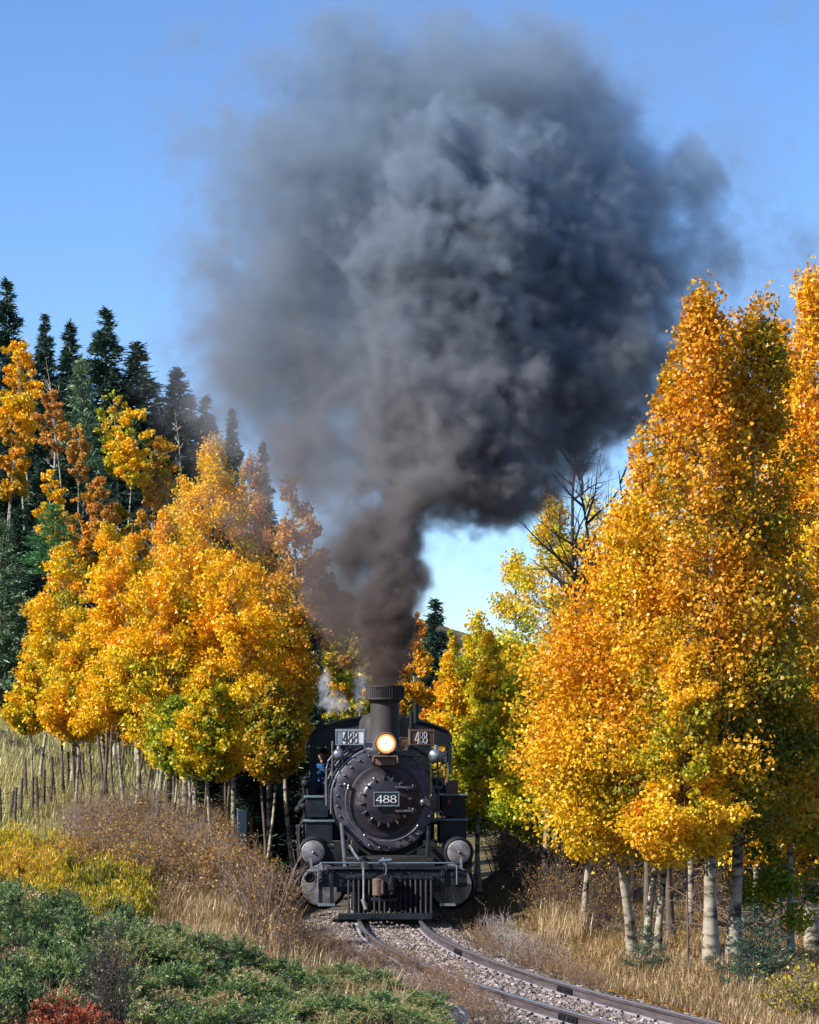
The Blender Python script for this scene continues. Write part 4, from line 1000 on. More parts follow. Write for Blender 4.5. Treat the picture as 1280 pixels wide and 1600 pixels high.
for s, xx in ((-1, x_l), (1, x_r)):
    mb = MB()   # side wall with a window gap
    mb.box((xx - s * .02, CV + 1.15, (zb - .5 + zw0 - .15) / 2), (.04, 2.2, (zw0 - .15) - (zb - .5))); mb.box((xx - s * .02, CV + .2, (zw0 + zw1) / 2 - .07), (.041, .28, zw1 - zw0 + .17)); mb.box((xx - s * .02, CV + 2.1, (zw0 + zw1) / 2 - .07), (.041, .28, zw1 - zw0 + .17))
    mb.box((xx - s * .021, CV + 1.15, zw1 - .03), (.036, 1.62, .08))
    mb.build('cab_side', M['black'], cab)
mb = MB(); mb.box((cxm, CV + 1.2, zb - .3), (2.7, 2.3, .06)); mb.build('cab_floor', M['dark'], cab)
mb = MB(); mb.box((cxm, CV + .45, zb + .35), (1.5, .8, 1.5)); mb.build('firebox_backhead', M['dark'], cab, .05)
mb = MB()
for i in range(20): mb.ball((x_l - .0, CV - .002, zb + .05 + i * .09), .012, 6)
for i in range(20): mb.ball((x_r - .0, CV - .002, zb + .05 + i * .09), .012, 6)
o = mb.build('cab_rivets', M['bolt'], cab); o['kind'] = 'stuff'
for pts in ([(481, 1155), (479, 1170), (473, 1179), (462, 1183), (455, 1184)], [(481, 1181), (472, 1181), (462, 1183)], [(708, 1162), (711, 1172), (717, 1177), (725, 1178)], [(708, 1181), (716, 1178)]):
    mb = MB(); mb.tube([L3(*p, CV + .8) for p in pts], .025, 6, .018); mb.build('awning_arm', M['blackm'], cab)
mb = MB(); bx(mb, 726, 1221, 728, 1241, CV, CV + .05); mb.build('grab_iron', M['white'], cab)

# --- tender (a separate vehicle coupled behind)
ten = empty('tender', (LX - (12.1) * math.sin(YAW), LY + 12.1 * math.cos(YAW), 0), YAW)
tag(ten, 'black coal tender mostly hidden behind the locomotive cab', 'tender')
TY = 0.0
mb = MB(); mb.box((0, 3.6, .85), (2.4, 7.0, .25)); mb.build('underframe', M['dark'], ten, .02)
mb = MB(); mb.box((0, 3.7, 1.65), (2.3, 6.8, 1.3)); mb.box((0, 2.0, 2.5), (2.2, 3.2, .4)); mb.build('tank', M['black'], ten, .02)
mb = MB()
rr = np.random.default_rng(4)
for i in range(120): mb.ball((rr.uniform(-.95, .95), rr.uniform(.5, 3.4), 2.72 + rr.uniform(0, .12)), rr.uniform(.06, .14), 6, (1, .8, .8))
o = mb.build('coal', M['coal'], ten); o['kind'] = 'stuff'
for y in (1.1, 2.5, 5.0, 6.4):
    for s in (-1, 1):
        mb = MB(); mb.lathe([(.05, -.05), (.33, -.05), (.37, -.05), (.37, .05), (.39, .06), (.39, .08), (.05, .08)], (s * .49, y, .37), axis=(-s, 0, 0), n=24); mb.build('wheel', M['blackm'], ten)

# --- engineer leaning in the cab window
def skin_body(name, J, E, mat, parent, sub=2):
    me = bpy.data.meshes.new(name); me.from_pydata([j[0] for j in J], E, []); me.materials.append(mat)
    o = bpy.data.objects.new(name, me); COL.objects.link(o)
    if parent: o.parent = parent
    sk = o.modifiers.new('skin', 'SKIN')
    for i, j in enumerate(J):
        r = j[1]; me.skin_vertices[0].data[i].radius = (r, r) if not isinstance(r, tuple) else r
    me.skin_vertices[0].data[0].use_root = True
    sk.use_smooth_shade = True
    ss = o.modifiers.new('sub', 'SUBSURF'); ss.levels = sub; ss.render_levels = sub
    return o
PV = CV + .75; hx = lx(505, PV); hz = lz(1172, PV) - .06   # chin height area
wo = loco.matrix_world if False else None
cosY, sinY = math.cos(YAW), math.sin(YAW)
per = empty('person', (LX + hx * cosY - PV * sinY, LY + hx * sinY + PV * cosY, hz - .78), YAW)
tag(per, 'person in blue denim shirt and dark cap sitting at the left cab window', 'person')
# local: seat top z=0, pelvis at .1, facing camera (-y)
J = [((0, .05, .08), .15), ((0, .04, .22), .14), ((-.01, .02, .38), .155), ((-.02, .0, .50), .13), ((-.01, -.01, .565), .06), ((0, -.02, .62), .055),
     ((-.19, .0, .50), .075), ((-.235, -.05, .28), .058), ((-.19, -.25, .14), .048),
     ((.17, .0, .50), .075), ((.22, -.08, .28), .058), ((.13, -.27, .20), .048)]
E = [(0, 1), (1, 2), (2, 3), (3, 4), (4, 5), (3, 6), (6, 7), (7, 8), (3, 9), (9, 10), (10, 11)]
skin_body('shirt', J, E, M['denim'], per)
J = [((0, .06, .07), .14), ((-.10, -.10, .06), .085), ((-.12, -.42, .05), .065), ((-.12, -.46, -.38), .045), ((-.12, -.55, -.42), .04),
     ((.10, -.10, .06), .085), ((.12, -.42, .05), .065), ((.12, -.46, -.38), .045), ((.12, -.55, -.42), .04)]
skin_body('trousers', J, [(0, 1), (1, 2), (2, 3), (3, 4), (0, 5), (5, 6), (6, 7), (7, 8)], M['jeans'], per)
mb = MB(); mb.ball((0, -.02, .735), .105, 20, (.78, .92, 1.12)); mb.ball((0, -.115, .735), .018, 8, (.8, 1, 1.5)); mb.ball((0, -.09, .675), .035, 10, (1, .8, .5))
mb.ball((-.085, -.01, .73), .02, 8, (.5, 1, 1.5)); mb.ball((.085, -.01, .73), .02, 8, (.5, 1, 1.5)); mb.cyl((0, -.01, .60), (0, -.01, .70), .055, n=12)
mb.build('head', M['skin'], per)
mb = MB()
for s in (-1, 1): mb.ball((s * .034, -.098, .755), .011, 8)
mb.build('eyes', M['dark'], per)
mb = MB(); mb.ball((0, .0, .80), .108, 18, (.84, .98, .62)); mb.box((0, -.13, .795), (.14, .11, .012), rx=.2); mb.ball((0, .04, .72), .095, 14, (.85, .8, .9)); mb.build('cap', M['cap'], per)
for s, hx_, hy_, hz_ in ((-1, -.185, -.27, .125), (1, .12, -.29, .19)):
    mb = MB(); mb.ball((hx_, hy_ - .045, hz_ - .005), .045, 12, (.95, 1.2, .5))
    for f in range(4):
        fx = hx_ + (f - 1.5) * .021; mb.tube([(fx, hy_ - .085, hz_), (fx, hy_ - .125 - .01 * (f in (1, 2)), hz_ - .012), (fx, hy_ - .135, hz_ - .045), (fx, hy_ - .115, hz_ - .062)], .0105, 6, .008)
    mb.tube([(hx_ - s * .04, hy_ - .03, hz_), (hx_ - s * .065, hy_ - .06, hz_ - .015), (hx_ - s * .06, hy_ - .09, hz_ - .035)], .012, 6, .009)
    mb.build('hand', M['glove'], per)
mb = MB(); mb.box((0, .08, -.03), (.42, .42, .06)); mb.box((0, .08, -.28), (.1, .1, .5)); st_ = mb.build('seat', M['brown'], cab, .01)
st_.location = (hx, PV, hz - .78)

# ------------------------------------------------------------------ trees
def tree_at(px, D, top, hw, cbpy, mat, label, cat='aspen', name='aspen_tree', group=None, nclump=90, nleaf=9000, lsize=.085, seed=None, xtop=None, **kw):
    x = WX(px, D); z = tz(x, D); H = WZ(top, D) - z; Wm = hw * D / F_PX; cb = max(.04, (WZ(cbpy, D) - z) / H)
    lean = 0 if xtop is None else (WX(xtop, D) - x) / H
    sd = seed if seed is not None else int(px * 7 + top)
    tr, cr = aspen(sd, H, Wm, cb, nclump, nleaf, lsize, mat, lean=lean, **kw)
    return plant(name, [('trunk', tr), ('crown', cr)], x, D, label, cat, group)

GR = 'aspens on the right of the track'
# foreground right
tree_at(1112, 35.5, 446, 128, 1290, 'deepgold', 'tall golden aspen with the thick left trunk of the pair at right', group=GR, nclump=330, nleaf=56000, lsize=.059, xtop=1088, r0=.082, shape='spire', tip=.15, spread=1.2)
tree_at(1145, 36.3, 452, 118, 1280, 'deepgold', 'tall golden aspen with the pale right trunk of the thick pair', group=GR, nclump=280, nleaf=46000, lsize=.060, xtop=1190, r0=.078, shape='spire', tip=.15, spread=1.2)
tree_at(1272, 40, 430, 125, 1350, 'orange', 'tallest golden aspen, its white trunk at the right picture edge', group=GR, nclump=290, nleaf=46000, lsize=.061, xtop=1252, r0=.085, shape='spire', tip=.15)
tree_at(1050, 42, 535, 62, 1250, 'deepgold', 'slim deep gold aspen standing left of the tall golden pair', group=GR, r0=.05, bark='barkdark', nclump=150, nleaf=21000, lsize=.06, xtop=1040, shape='oval', tip=.15)
tree_at(1012, 46, 660, 78, 1250, 'orange', 'orange aspen shoulder left of the slim deep gold aspen', group=GR, nclump=150, nleaf=19000, lsize=.064, r0=.05, bark='barkdark')
tree_at(1215, 43, 500, 88, 1250, 'deepgold', 'golden aspen between the leaning one and the tallest one', group=GR, nclump=170, nleaf=22000, lsize=.064, r0=.06, bark='barkdark')
tree_at(1150, 40, 800, 120, 1330, 'orange', 'orange aspen crown filling the space behind the thick pair', group=GR, nclump=150, nleaf=20000, lsize=.062, r0=.04, bark='barkdark')
tree_at(1322, 38, 520, 90, 1330, 'deepgold', 'golden aspen cut off by the right picture edge', group=GR, nclump=110, nleaf=14000, lsize=.068)
tree_at(1000, 37, 795, 146, 1315, 'front', 'broad orange aspen on three white stems in front of the others', group=GR, nclump=300, nleaf=60000, lsize=.054, r0=.065, stems=3, shape='oval', tip=.1)
tree_at(1075, 34.5, 1010, 84, 1350, 'orange', 'low orange aspen leaning beside the thick left trunk', group=GR, nclump=110, nleaf=22000, lsize=.05, r0=.014, bark='barkdark')
tree_at(1236, 37, 1040, 80, 1450, 'greeny', 'low green and yellow aspen below the tallest one at right', group=GR, nclump=80, nleaf=13000, lsize=.058, r0=.05)
tree_at(912, 44, 960, 52, 1330, 'gold', 'golden aspen half hidden behind the broad orange one', group=GR, nclump=100, nleaf=15000, lsize=.066, r0=.05)
tree_at(1180, 48, 800, 100, 1330, 'greeny', 'dim green aspen filling the gap behind the thick pair', group=GR, nclump=80, nleaf=11000, lsize=.08)
# right, middle distance
GM = 'yellow green aspens behind the right side of the train'
for a in ((862, 69, 775, 92, 1230, 'lime', 'tallest green and yellow aspen right of the smoke column', 15000),
          (806, 71, 858, 62, 1200, 'lime', 'narrow green aspen left of the tallest green and yellow one', 9000),
          (745, 66, 958, 70, 1275, 'lime', 'yellow aspen just right of the cab, farther back', 12000),
          (700, 66, 1020, 38, 1200, 'gold', 'small yellow aspen reaching over the cab roof at right', 9000),
          (790, 60, 1000, 76, 1290, 'lime', 'yellow green aspen bush above the right cab side', 13000),
          (850, 51, 1085, 74, 1310, 'lime', 'bright yellow aspen with low branches over the bank', 13000),
          (930, 70, 770, 66, 1230, 'lime', 'olive aspen below the bare branches', 9000),
          (750, 58, 1130, 46, 1290, 'lime', 'low green aspen touching the right side of the locomotive', 8000),
          (752, 52, 985, 46, 1262, 'lime', 'bright yellow green aspen right beside the cab', 11000),
          (955, 52, 900, 70, 1280, 'gold', 'yellow aspen behind the broad orange tree', 9000)):
    tree_at(a[0], a[1], a[2], a[3], a[4], a[5], a[6], group=GM, nleaf=int(a[7] * 1.35), nclump=130, lsize=.070)
# left grove
GL = 'aspens of the golden grove on the left'
for a in ((62, 66, 930, 50, 1125, 'gold', 'leftmost golden aspen of the grove beside the meadow', 9000),
          (112, 65, 850, 58, 1150, 'gold', 'golden aspen second from the left end of the grove', 12000),
          (165, 64, 818, 58, 1155, 'gold', 'golden aspen with pointed top right of the bright green pine', 12000),
          (214, 62, 832, 58, 1145, 'gold', 'golden aspen above the dark slender trunks', 12000),
          (262, 66, 800, 62, 1145, 'gold', 'golden aspen left below the tallest of the grove', 12000),
          (330, 74, 692, 98, 1120, 'gold', 'tallest bright golden aspen of the left grove', 26000),
          (288, 75, 748, 55, 1100, 'gold', 'golden aspen shouldering the tallest one on its left', 9000),
          (398, 76, 708, 54, 1050, 'peach', 'pale orange aspen behind thin smoke', 11000),
          (305, 58, 850, 82, 1190, 'gold', 'full golden aspen in the middle of the grove', 15000),
          (243, 57, 905, 66, 1170, 'gold', 'golden aspen over the white trunks, left half', 12000),
          (365, 57, 868, 78, 1195, 'gold', 'golden aspen with a green heart left of the cab', 15000),
          (422, 60, 905, 68, 1195, 'deepgold', 'dusky golden aspen next to the smoke', 12000),
          (462, 62, 950, 40, 1155, 'deepgold', 'rightmost deep gold aspen of the grove beside the cab', 10000),
          (196, 58, 985, 58, 1135, 'gold', 'low golden aspen hanging over the slender trunks', 10000),
          (118, 60, 1010, 58, 1145, 'gold', 'low golden aspen above the old fence', 10000),
          (330, 52, 1035, 56, 1205, 'gold', 'nearest golden aspen of the grove with one tall white trunk', 11000),
          (418, 54, 1060, 50, 1205, 'deepgold', 'low deep gold aspen shading the black post', 11000),
          (50, 62, 1040, 36, 1140, 'gold', 'small yellow aspen at the edge of the meadow', 6000),
          (268, 54, 1090, 50, 1195, 'greeny', 'low yellow green aspen in front of the grove', 8000)):
    tree_at(a[0], a[1], a[2], a[3], a[4], a[5], a[6], group=GL, nleaf=int(a[7] * 1.5), nclump=150, lsize=.068, shape='round' if a[2] in (690, 850, 868, 905, 832) else 'oval')
tree_at(445, 84, 742, 56, 1000, 'peach', 'grey pink thinly leafed aspen dimmed by smoke', nleaf=3500, nclump=70, lsize=.11)
tree_at(487, 86, 815, 45, 1000, 'deepgold', 'faint leafy aspen inside the smoke beside the column', nleaf=6000, nclump=50, lsize=.11)
tree_at(522, 86, 965, 38, 1150, 'greeny', 'fresh green tree left of the smoke column', nleaf=8000, nclump=50, lsize=.11)
tree_at(556, 92, 1000, 36, 1150, 'greeny', 'yellow green tree directly behind the smoke stack', nleaf=7000, nclump=50, lsize=.12)
tree_at(655, 96, 955, 38, 1150, 'deepgold', 'brown gold tree right behind the smoke column', nleaf=7000, nclump=50, lsize=.12)
tree_at(612, 98, 985, 40, 1150, 'deepgold', 'gold tree hidden by the base of the smoke column', nleaf=6000, nclump=50, lsize=.12)
for i, (px, D, top, hw, mt) in enumerate(((545, 118, 985, 40, 'greeny'), (590, 125, 1010, 45, 'deepgold'), (715, 100, 985, 32, 'greeny'), (500, 112, 930, 40, 'deepgold'), (760, 110, 1010, 50, 'deepgold'), (672, 130, 1030, 40, 'gold'))):
    tree_at(px, D, top, hw, 1170, mt, ('green tree far behind the smoke stack on its left', 'gold tree far behind the smoke stack', 'green tree far behind the cab on the right', 'dull gold tree far inside the drifting smoke', 'dull gold tree far behind the yellow aspens', 'golden tree far off in the gap right of the smoke')[i], nleaf=6000, nclump=50, lsize=.13)
# bare trees on the right
for px, D, top, hw, lab in ((957, 60, 568, 46, 'tall thin leafless tree against the dark smoke'), (898, 56, 718, 78, 'leafless tree with wide arching branches above the green aspens'), (985, 50, 640, 40, 'leafless twiggy tree touching the orange crowns'), (935, 57, 735, 60, 'smaller leafless tree between the green and orange crowns')):
    x = WX(px, D); z = tz(x, D); H = WZ(top, D) - z
    plant('bare_tree', [('trunk', bare(int(px), H, hw * D / F_PX * 2.0, 44, 'twigdark', .10))], x, D, lab, 'tree', 'leafless trees on the right')

# conifers
SP = [spruce(s, 14, 2.2, 14000, .42, .13, 'spruce', power=p, irregular=i) for s, p, i in ((1, .95, .2), (2, 1.1, .26), (3, .85, .3))]
SPL = spruce(5, 14, 3.0, 11000, .45, .10, 'sprucelt', power=.75, irregular=.25)
SPS = spruce(12, 1.0, .42, 2600, .055, .016, 'spruce', power=.8, irregular=.45, up=.2)
SPP = spruce(6, 8, 2.4, 9000, .28, .07, 'pine', power=.55, irregular=.35)
def conifer(px, D, top, hw, lab, parts, H0, W0, group=None, bottom=None, name='spruce_tree', cat='spruce', sink=None):
    x = WX(px, D); z = tz(x, D); H = WZ(top, D) - z
    if bottom is not None: z = WZ(bottom, D); H = WZ(top, D) - z
    s = 1.25 * hw * D / F_PX / W0
    o = plant(name, [('trunk', parts[0]), ('crown', parts[1])], x, D, lab, cat, group, sc=s, rz=px * 1.7, z=z, scz=H / H0)
    return o
rr = np.random.default_rng(33)
for i in range(16):
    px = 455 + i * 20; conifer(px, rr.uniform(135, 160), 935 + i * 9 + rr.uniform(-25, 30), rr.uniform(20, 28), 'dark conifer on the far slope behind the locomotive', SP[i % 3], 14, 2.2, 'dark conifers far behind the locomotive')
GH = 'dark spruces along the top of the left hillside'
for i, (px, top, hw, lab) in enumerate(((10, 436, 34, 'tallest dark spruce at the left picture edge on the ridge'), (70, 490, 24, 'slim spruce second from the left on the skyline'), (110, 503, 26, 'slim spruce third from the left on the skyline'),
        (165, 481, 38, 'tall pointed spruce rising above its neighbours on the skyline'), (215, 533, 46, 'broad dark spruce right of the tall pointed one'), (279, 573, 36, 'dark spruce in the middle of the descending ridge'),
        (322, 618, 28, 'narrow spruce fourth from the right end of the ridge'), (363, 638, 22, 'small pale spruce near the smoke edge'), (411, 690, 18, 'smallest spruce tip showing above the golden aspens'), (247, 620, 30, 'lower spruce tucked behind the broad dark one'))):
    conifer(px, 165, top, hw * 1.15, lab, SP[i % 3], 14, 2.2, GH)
conifer(127, 140, 560, 42, 'grey green spruce with pale needles among dark ones', SPL, 14, 3.0, GH)
rr = np.random.default_rng(9)
k = 0
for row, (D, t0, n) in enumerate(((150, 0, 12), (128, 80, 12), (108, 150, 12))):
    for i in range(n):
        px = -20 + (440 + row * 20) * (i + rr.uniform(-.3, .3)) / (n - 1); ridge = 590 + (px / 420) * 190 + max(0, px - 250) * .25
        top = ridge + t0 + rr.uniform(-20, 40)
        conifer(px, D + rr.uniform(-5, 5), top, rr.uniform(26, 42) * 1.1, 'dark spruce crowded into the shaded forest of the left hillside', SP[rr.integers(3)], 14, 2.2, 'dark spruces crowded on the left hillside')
rr = np.random.default_rng(19)
for i in range(14):
    conifer(-300 + i * 20, rr.uniform(120, 165), 470 + rr.uniform(-40, 200), rr.uniform(34, 46), 'dark spruce just outside the left picture edge on the hillside', SP[i % 3], 14, 2.2, 'dark spruces beyond the left picture edge')
for px, D, top, hw, lab in ((680, 105, 935, 44, 'dark spruce right behind the smoke column'), (700, 125, 1020, 30, 'low dark spruce behind the cab on the right'), (492, 84, 962, 34, 'dark spruce beside the fresh green tree'), (640, 120, 1010, 40, 'dark spruce low behind the smoke stack'), (1010, 75, 1050, 60, 'dark spruce deep behind the orange aspens')):
    conifer(px, D, top, hw, lab, SP[1], 14, 2.2)
for i, (px, D, top, hw) in enumerate(((398, 64, 1120, 60), (448, 66, 1100, 62), (475, 70, 1120, 50), (350, 66, 1140, 60))):
    conifer(px, D, top, hw, ('dark spruce behind the black post', 'dark spruce nearest the left cab side', 'dark spruce half behind the cab', 'dark spruce in shade behind the tall white trunk')[i], SP[i % 3], 14, 2.2)
for i, (px, D, top, hw) in enumerate(((880, 58, 1240, 46), (940, 60, 1260, 50), (1180, 58, 1300, 60), (840, 66, 1250, 50), (1060, 62, 1280, 60))):
    conifer(px, D, top, hw, ('small dark spruce in the shade under the yellow aspens', 'low dark spruce behind the white stems', 'low dark spruce behind the thick pair of trunks', 'small dark spruce deepest in the right shade', 'low dark spruce seen between the trunks')[i], SP[i % 3], 14, 2.2)
for px, D, h, lab in ((1178, 33.5, .95, 'small dark spruce growing right of the thick pair of trunks'), (1205, 34.5, .7, 'tiny dark spruce second right of the thick pair of trunks'), (1012, 35, .6, 'tiny dark spruce at the foot of the three white stems'), (1160, 32.6, .5, 'tiniest dark spruce against the thick right trunk')):
    x = WX(px, D); z = tz(x, D); plant('small_spruce', [('trunk', SPS[0]), ('crown', SPS[1])], x, D, lab, 'spruce', sc=h, z=z)
conifer(84, 88, 788, 34, 'bright green young pine above the golden grove', SPP, 8, 2.4, bottom=900, name='pine_tree', cat='pine')
conifer(2, 76, 815, 50, 'pale green spruce at the left picture edge', SPL, 14, 3.0, bottom=1090)
conifer(30, 78, 900, 40, 'darker green spruce beside the pale one at left', SP[0], 14, 2.2, bottom=1120)
# hillside aspens: slender white trunks, small high crowns
GA_ = 'aspens scattered on the left hillside'
for a in ((14, 118, 535, 36, 685, 'gold', 'large yellow aspen at the left picture edge on the hillside'), (46, 135, 540, 26, 665, 'deepgold', 'dull orange tree under the leftmost spruces'), (82, 116, 612, 26, 725, 'peach', 'pale orange rounded aspen on the hillside'),
          (178, 118, 612, 30, 745, 'greeny', 'green and yellow aspen high on the hillside'), (200, 116, 640, 32, 755, 'gold', 'golden aspen beside the green and yellow one'), (238, 118, 682, 30, 790, 'deepgold', 'dark golden aspen left of the grove top'),
          (268, 120, 692, 24, 785, 'deepgold', 'small dark golden aspen touching the grove top'), (14, 112, 650, 26, 785, 'deepgold', 'lower golden aspen at the left edge of the hillside'), (76, 108, 735, 22, 845, 'gold', 'small golden aspen under the spruces'),
          (122, 112, 665, 20, 750, 'peach', 'nearly bare pale aspen with white stems'), (128, 104, 770, 26, 895, 'deepgold', 'thin golden aspen above the bright pine'),
          (182, 102, 790, 28, 895, 'deepgold', 'thin golden aspen right of the bright pine'), (40, 122, 600, 24, 735, 'deepgold', 'golden aspen below the dull orange tree'), (105, 106, 800, 24, 905, 'gold', 'golden aspen low behind the bright pine'),
          (222, 104, 800, 30, 915, 'deepgold', 'dim golden aspen just left of the tall grove'), (150, 101, 745, 24, 845, 'peach', 'pale thin aspen in the dark of the hillside')):
    tree_at(a[0], a[1], a[2], a[3], a[4], a[5], a[6], group=GA_, nleaf=4500, nclump=44, lsize=.115, r0=.06, shape='round', stems=1)
for i, (px, D, top, hw, lab) in enumerate(((62, 130, 560, 26, 'bleached leafless tree between the hillside spruces'), (212, 98, 815, 34, 'bleached leafless brush above the grove'), (180, 96, 825, 26, 'pale leafless brush next to the bright pine'), (250, 118, 640, 22, 'grey leafless tree below the broad spruce'))):
    x = WX(px, D); z = tz(x, D); H = WZ(top, D) - z
    plant('bare_tree', [('trunk', bare(int(px), H, hw * D / F_PX, 24, 'twigw', .07, 6))], x, D, lab, 'tree')

# slender trunks at the foot of the left grove
rr = np.random.default_rng(21)
i = 0
for px, base, w, wh in ((104, 1196, 5, 0), (116, 1200, 4, 0), (128, 1205, 5, 0), (141, 1212, 4, 0), (152, 1208, 5, 0), (163, 1214, 6, 0), (174, 1218, 4, 0), (186, 1228, 5, 0), (199, 1232, 4, 0), (213, 1240, 5, 0), (226, 1245, 4, 0),
                    (238, 1262, 4.5, 1), (256, 1280, 5, 1), (270, 1262, 4, 0), (291, 1286, 5, 1), (300, 1270, 4, 1), (348, 1300, 4, 0), (362, 1296, 5, 0), (320, 1282, 4, 0), (404, 1290, 5, 0)):
    D = 62 if px < 230 else 57; x = WX(px, D); z = tz(x, D); H = WZ(1080 if px < 230 else 1120, D) - z
    T = Tubes(); h = np.linspace(0, 1, 7); r_ = w * D / F_PX / 2
    T.add(np.stack([.05 * H * np.sin(h * 3 + px) + rr.normal(0, .05) * H * h, 0 * h, h * H - .1 * (h == 0)], -1), r_ * (1 - .3 * h), 7)
    o = plant('slender_aspen', [('trunk', T.mesh('trunk', M['bark' if wh else 'barkdark']))], x, D,  # darker bark paints in the backlit shade of the dark trunks
              ('slender white aspen trunk at the foot of the left grove' if wh else 'slender dark trunk at the shaded foot of the left grove'), 'tree trunk', 'slender white trunks of the left grove' if wh else 'slender dark trunks of the left grove')
for j, (px, base, D, top) in enumerate(((810, 1340, 52, 1200), (848, 1380, 50, 1240), (870, 1370, 54, 1250), (1075, 1430, 46, 1330), (780, 1320, 56, 1230))):
    x = WX(px, D); z = tz(x, D); H = WZ(top - 60, D) - z; T = Tubes(); h = np.linspace(0, 1, 7)
    T.add(np.stack([.03 * H * np.sin(h * 3 + px), 0 * h, h * H - .1 * (h == 0)], -1), .055 * (1 - .3 * h), 7)
    plant('slender_aspen', [('trunk', T.mesh('trunk', M['bark']))], x, D, ('thin aspen trunk in shade right of the cylinder', 'thin aspen trunk left of the three white stems', 'second thin trunk left of the three white stems', 'short pale trunk between the three stems and the thick pair', 'faint trunk on the bank right of the cab')[j], 'tree trunk')

# ------------------------------------------------------------------ shrubs
def place_set(meshes, spots, name, cat, group, label, ll=None, smin=.8, smax=1.2, seed=1):
    rr = np.random.default_rng(seed)
    for i, s in enumerate(spots):
        px, D = s[0], s[1]; x = WX(px, D); k = rr.integers(len(meshes)); sc = rr.uniform(smin, smax) * (s[2] if len(s) > 2 else 1)
        st, lf = meshes[k]
        if name == 'dry_weed': label = ('dry grey weed tuft on the ballast shoulder at the foot of the left bank' if px < 610 else 'dry grey weed tuft against the left rail' if px < 820 and D < 38 else 'dry grey weed tuft beside the right rail')
        plant(name, [('stems', st), ('leaves', lf)], x, D, (ll[i] if ll else label), cat, group, sc=sc, rz=rr.uniform(0, 6.28))
rr = np.random.default_rng(5)
BS = [shrub(s, .95, .75, 46, 'twig', .0065, sub=6) for s in (1, 2, 3)]
sp_ = [(px, D) for px, D in zip(np.concatenate([rr.uniform(130, 480, 52)]), rr.uniform(36, 56, 52)) if rr.random() < .68 and WX(px, D) < float(trackx(D)) - (2.9 if D > 44 else 2.2)]
place_set(BS, sp_, 'bare_shrub', 'shrub', 'bare twiggy shrubs on the left bank', 'bare pinkish grey twiggy shrub on the bank left of the train', seed=3)
BL = [shrub(s, .8, .6, 30, 'twig', .006, 1700, 'leafbrown', .036) for s in (4, 5)]
sp_ = [(rr.uniform(150, 470), rr.uniform(36, 55)) for _ in range(48)]; sp_ = [q for q in sp_ if WX(*q) < float(trackx(q[1])) - (2.9 if q[1] > 44 else 2.2)]
place_set(BL, sp_, 'leafy_shrub', 'shrub', 'brown leafed shrubs on the left bank', 'low shrub with small brown orange leaves on the left bank', seed=4)
WL = [shrub(s, .62, .45, 44, 'twig', .005, 2600, 'willow', .055, sub=3, upright=True) for s in (6, 7, 8)]
sp_ = [(rr.uniform(-30, 215), rr.uniform(32.5, 39)) for _ in range(36)]
merged(WL, sp_, 'willow_thicket', 'low thicket of yellow and green willow shoots behind the junipers', 'willow', .55, .85, 5)
WB = [shrub(s, .8, .6, 28, 'twigdark', .006, 450, 'leafbrown', .032, sub=4) for s in (9, 10)]
sp_ = [(rr.uniform(745, 960), rr.uniform(43, 60)) for _ in range(44)] + [(rr.uniform(960, 1290), rr.uniform(46, 60)) for _ in range(22)]
sp_ = [s for s in sp_ if WX(s[0], s[1]) - float(trackx(s[1])) > 2.35]
merged(WB, sp_, 'dark_undergrowth', 'dark twiggy undergrowth in the shade under the right aspens', 'undergrowth', .7, 1.3, 6)
SW = [shrub(s, .48, .34, 60, 'twigw', .0035, 900, 'seedhead', .016, sub=5) for s in (11, 12)]
place_set(SW, [(790, 40.5), (812, 39.5), (832, 38.3), (775, 42), (800, 38.6), (860, 37.4)], 'frosty_weed', 'weed', 'frosty grey weeds beside the right rail', 'frosty grey twiggy weed just right of the track', seed=7)
SG = [shrub(s, .40, .32, 70, 'twig', .003, 700, 'litter', .016, sub=5) for s in (13, 14)]
place_set(SG, [(715, 30.5), (690, 31.5), (740, 29.5), (668, 33.5), (640, 35.5), (600, 37), (585, 36), (560, 36.5), (530, 37.5), (520, 40), (500, 42), (480, 38), (620, 33), (648, 31.5), (675, 30), (830, 36.2), (880, 34.6), (770, 38.4), (745, 40.5), (905, 33.4), (760, 28.4), (700, 28.2), (930, 32.6), (655, 29.5), (540, 38.5), (500, 40), (470, 41)], 'dry_weed', 'weed', 'dry grey weeds beside the rails', 'dry grey tuft of weeds beside a rail', seed=8, smin=.7)
# yellow bush bottom right
WY = [shrub(51, .6, .45, 40, 'twig', .005, 700, 'willow', .045, sub=5)]
place_set(WY, [(1235, 29.5), (1268, 29.0), (1290, 31.5)], 'yellow_bush', 'shrub', 'yellow bushes in the lower right corner', 'yellow leafed bush in the lower right corner', ['small yellow leafed bush in the lower right corner, leftmost of three', 'small yellow leafed bush in the lower right corner, nearest the rail side', 'small yellow leafed bush cut by the right picture edge'], seed=9, smin=.8, smax=1)
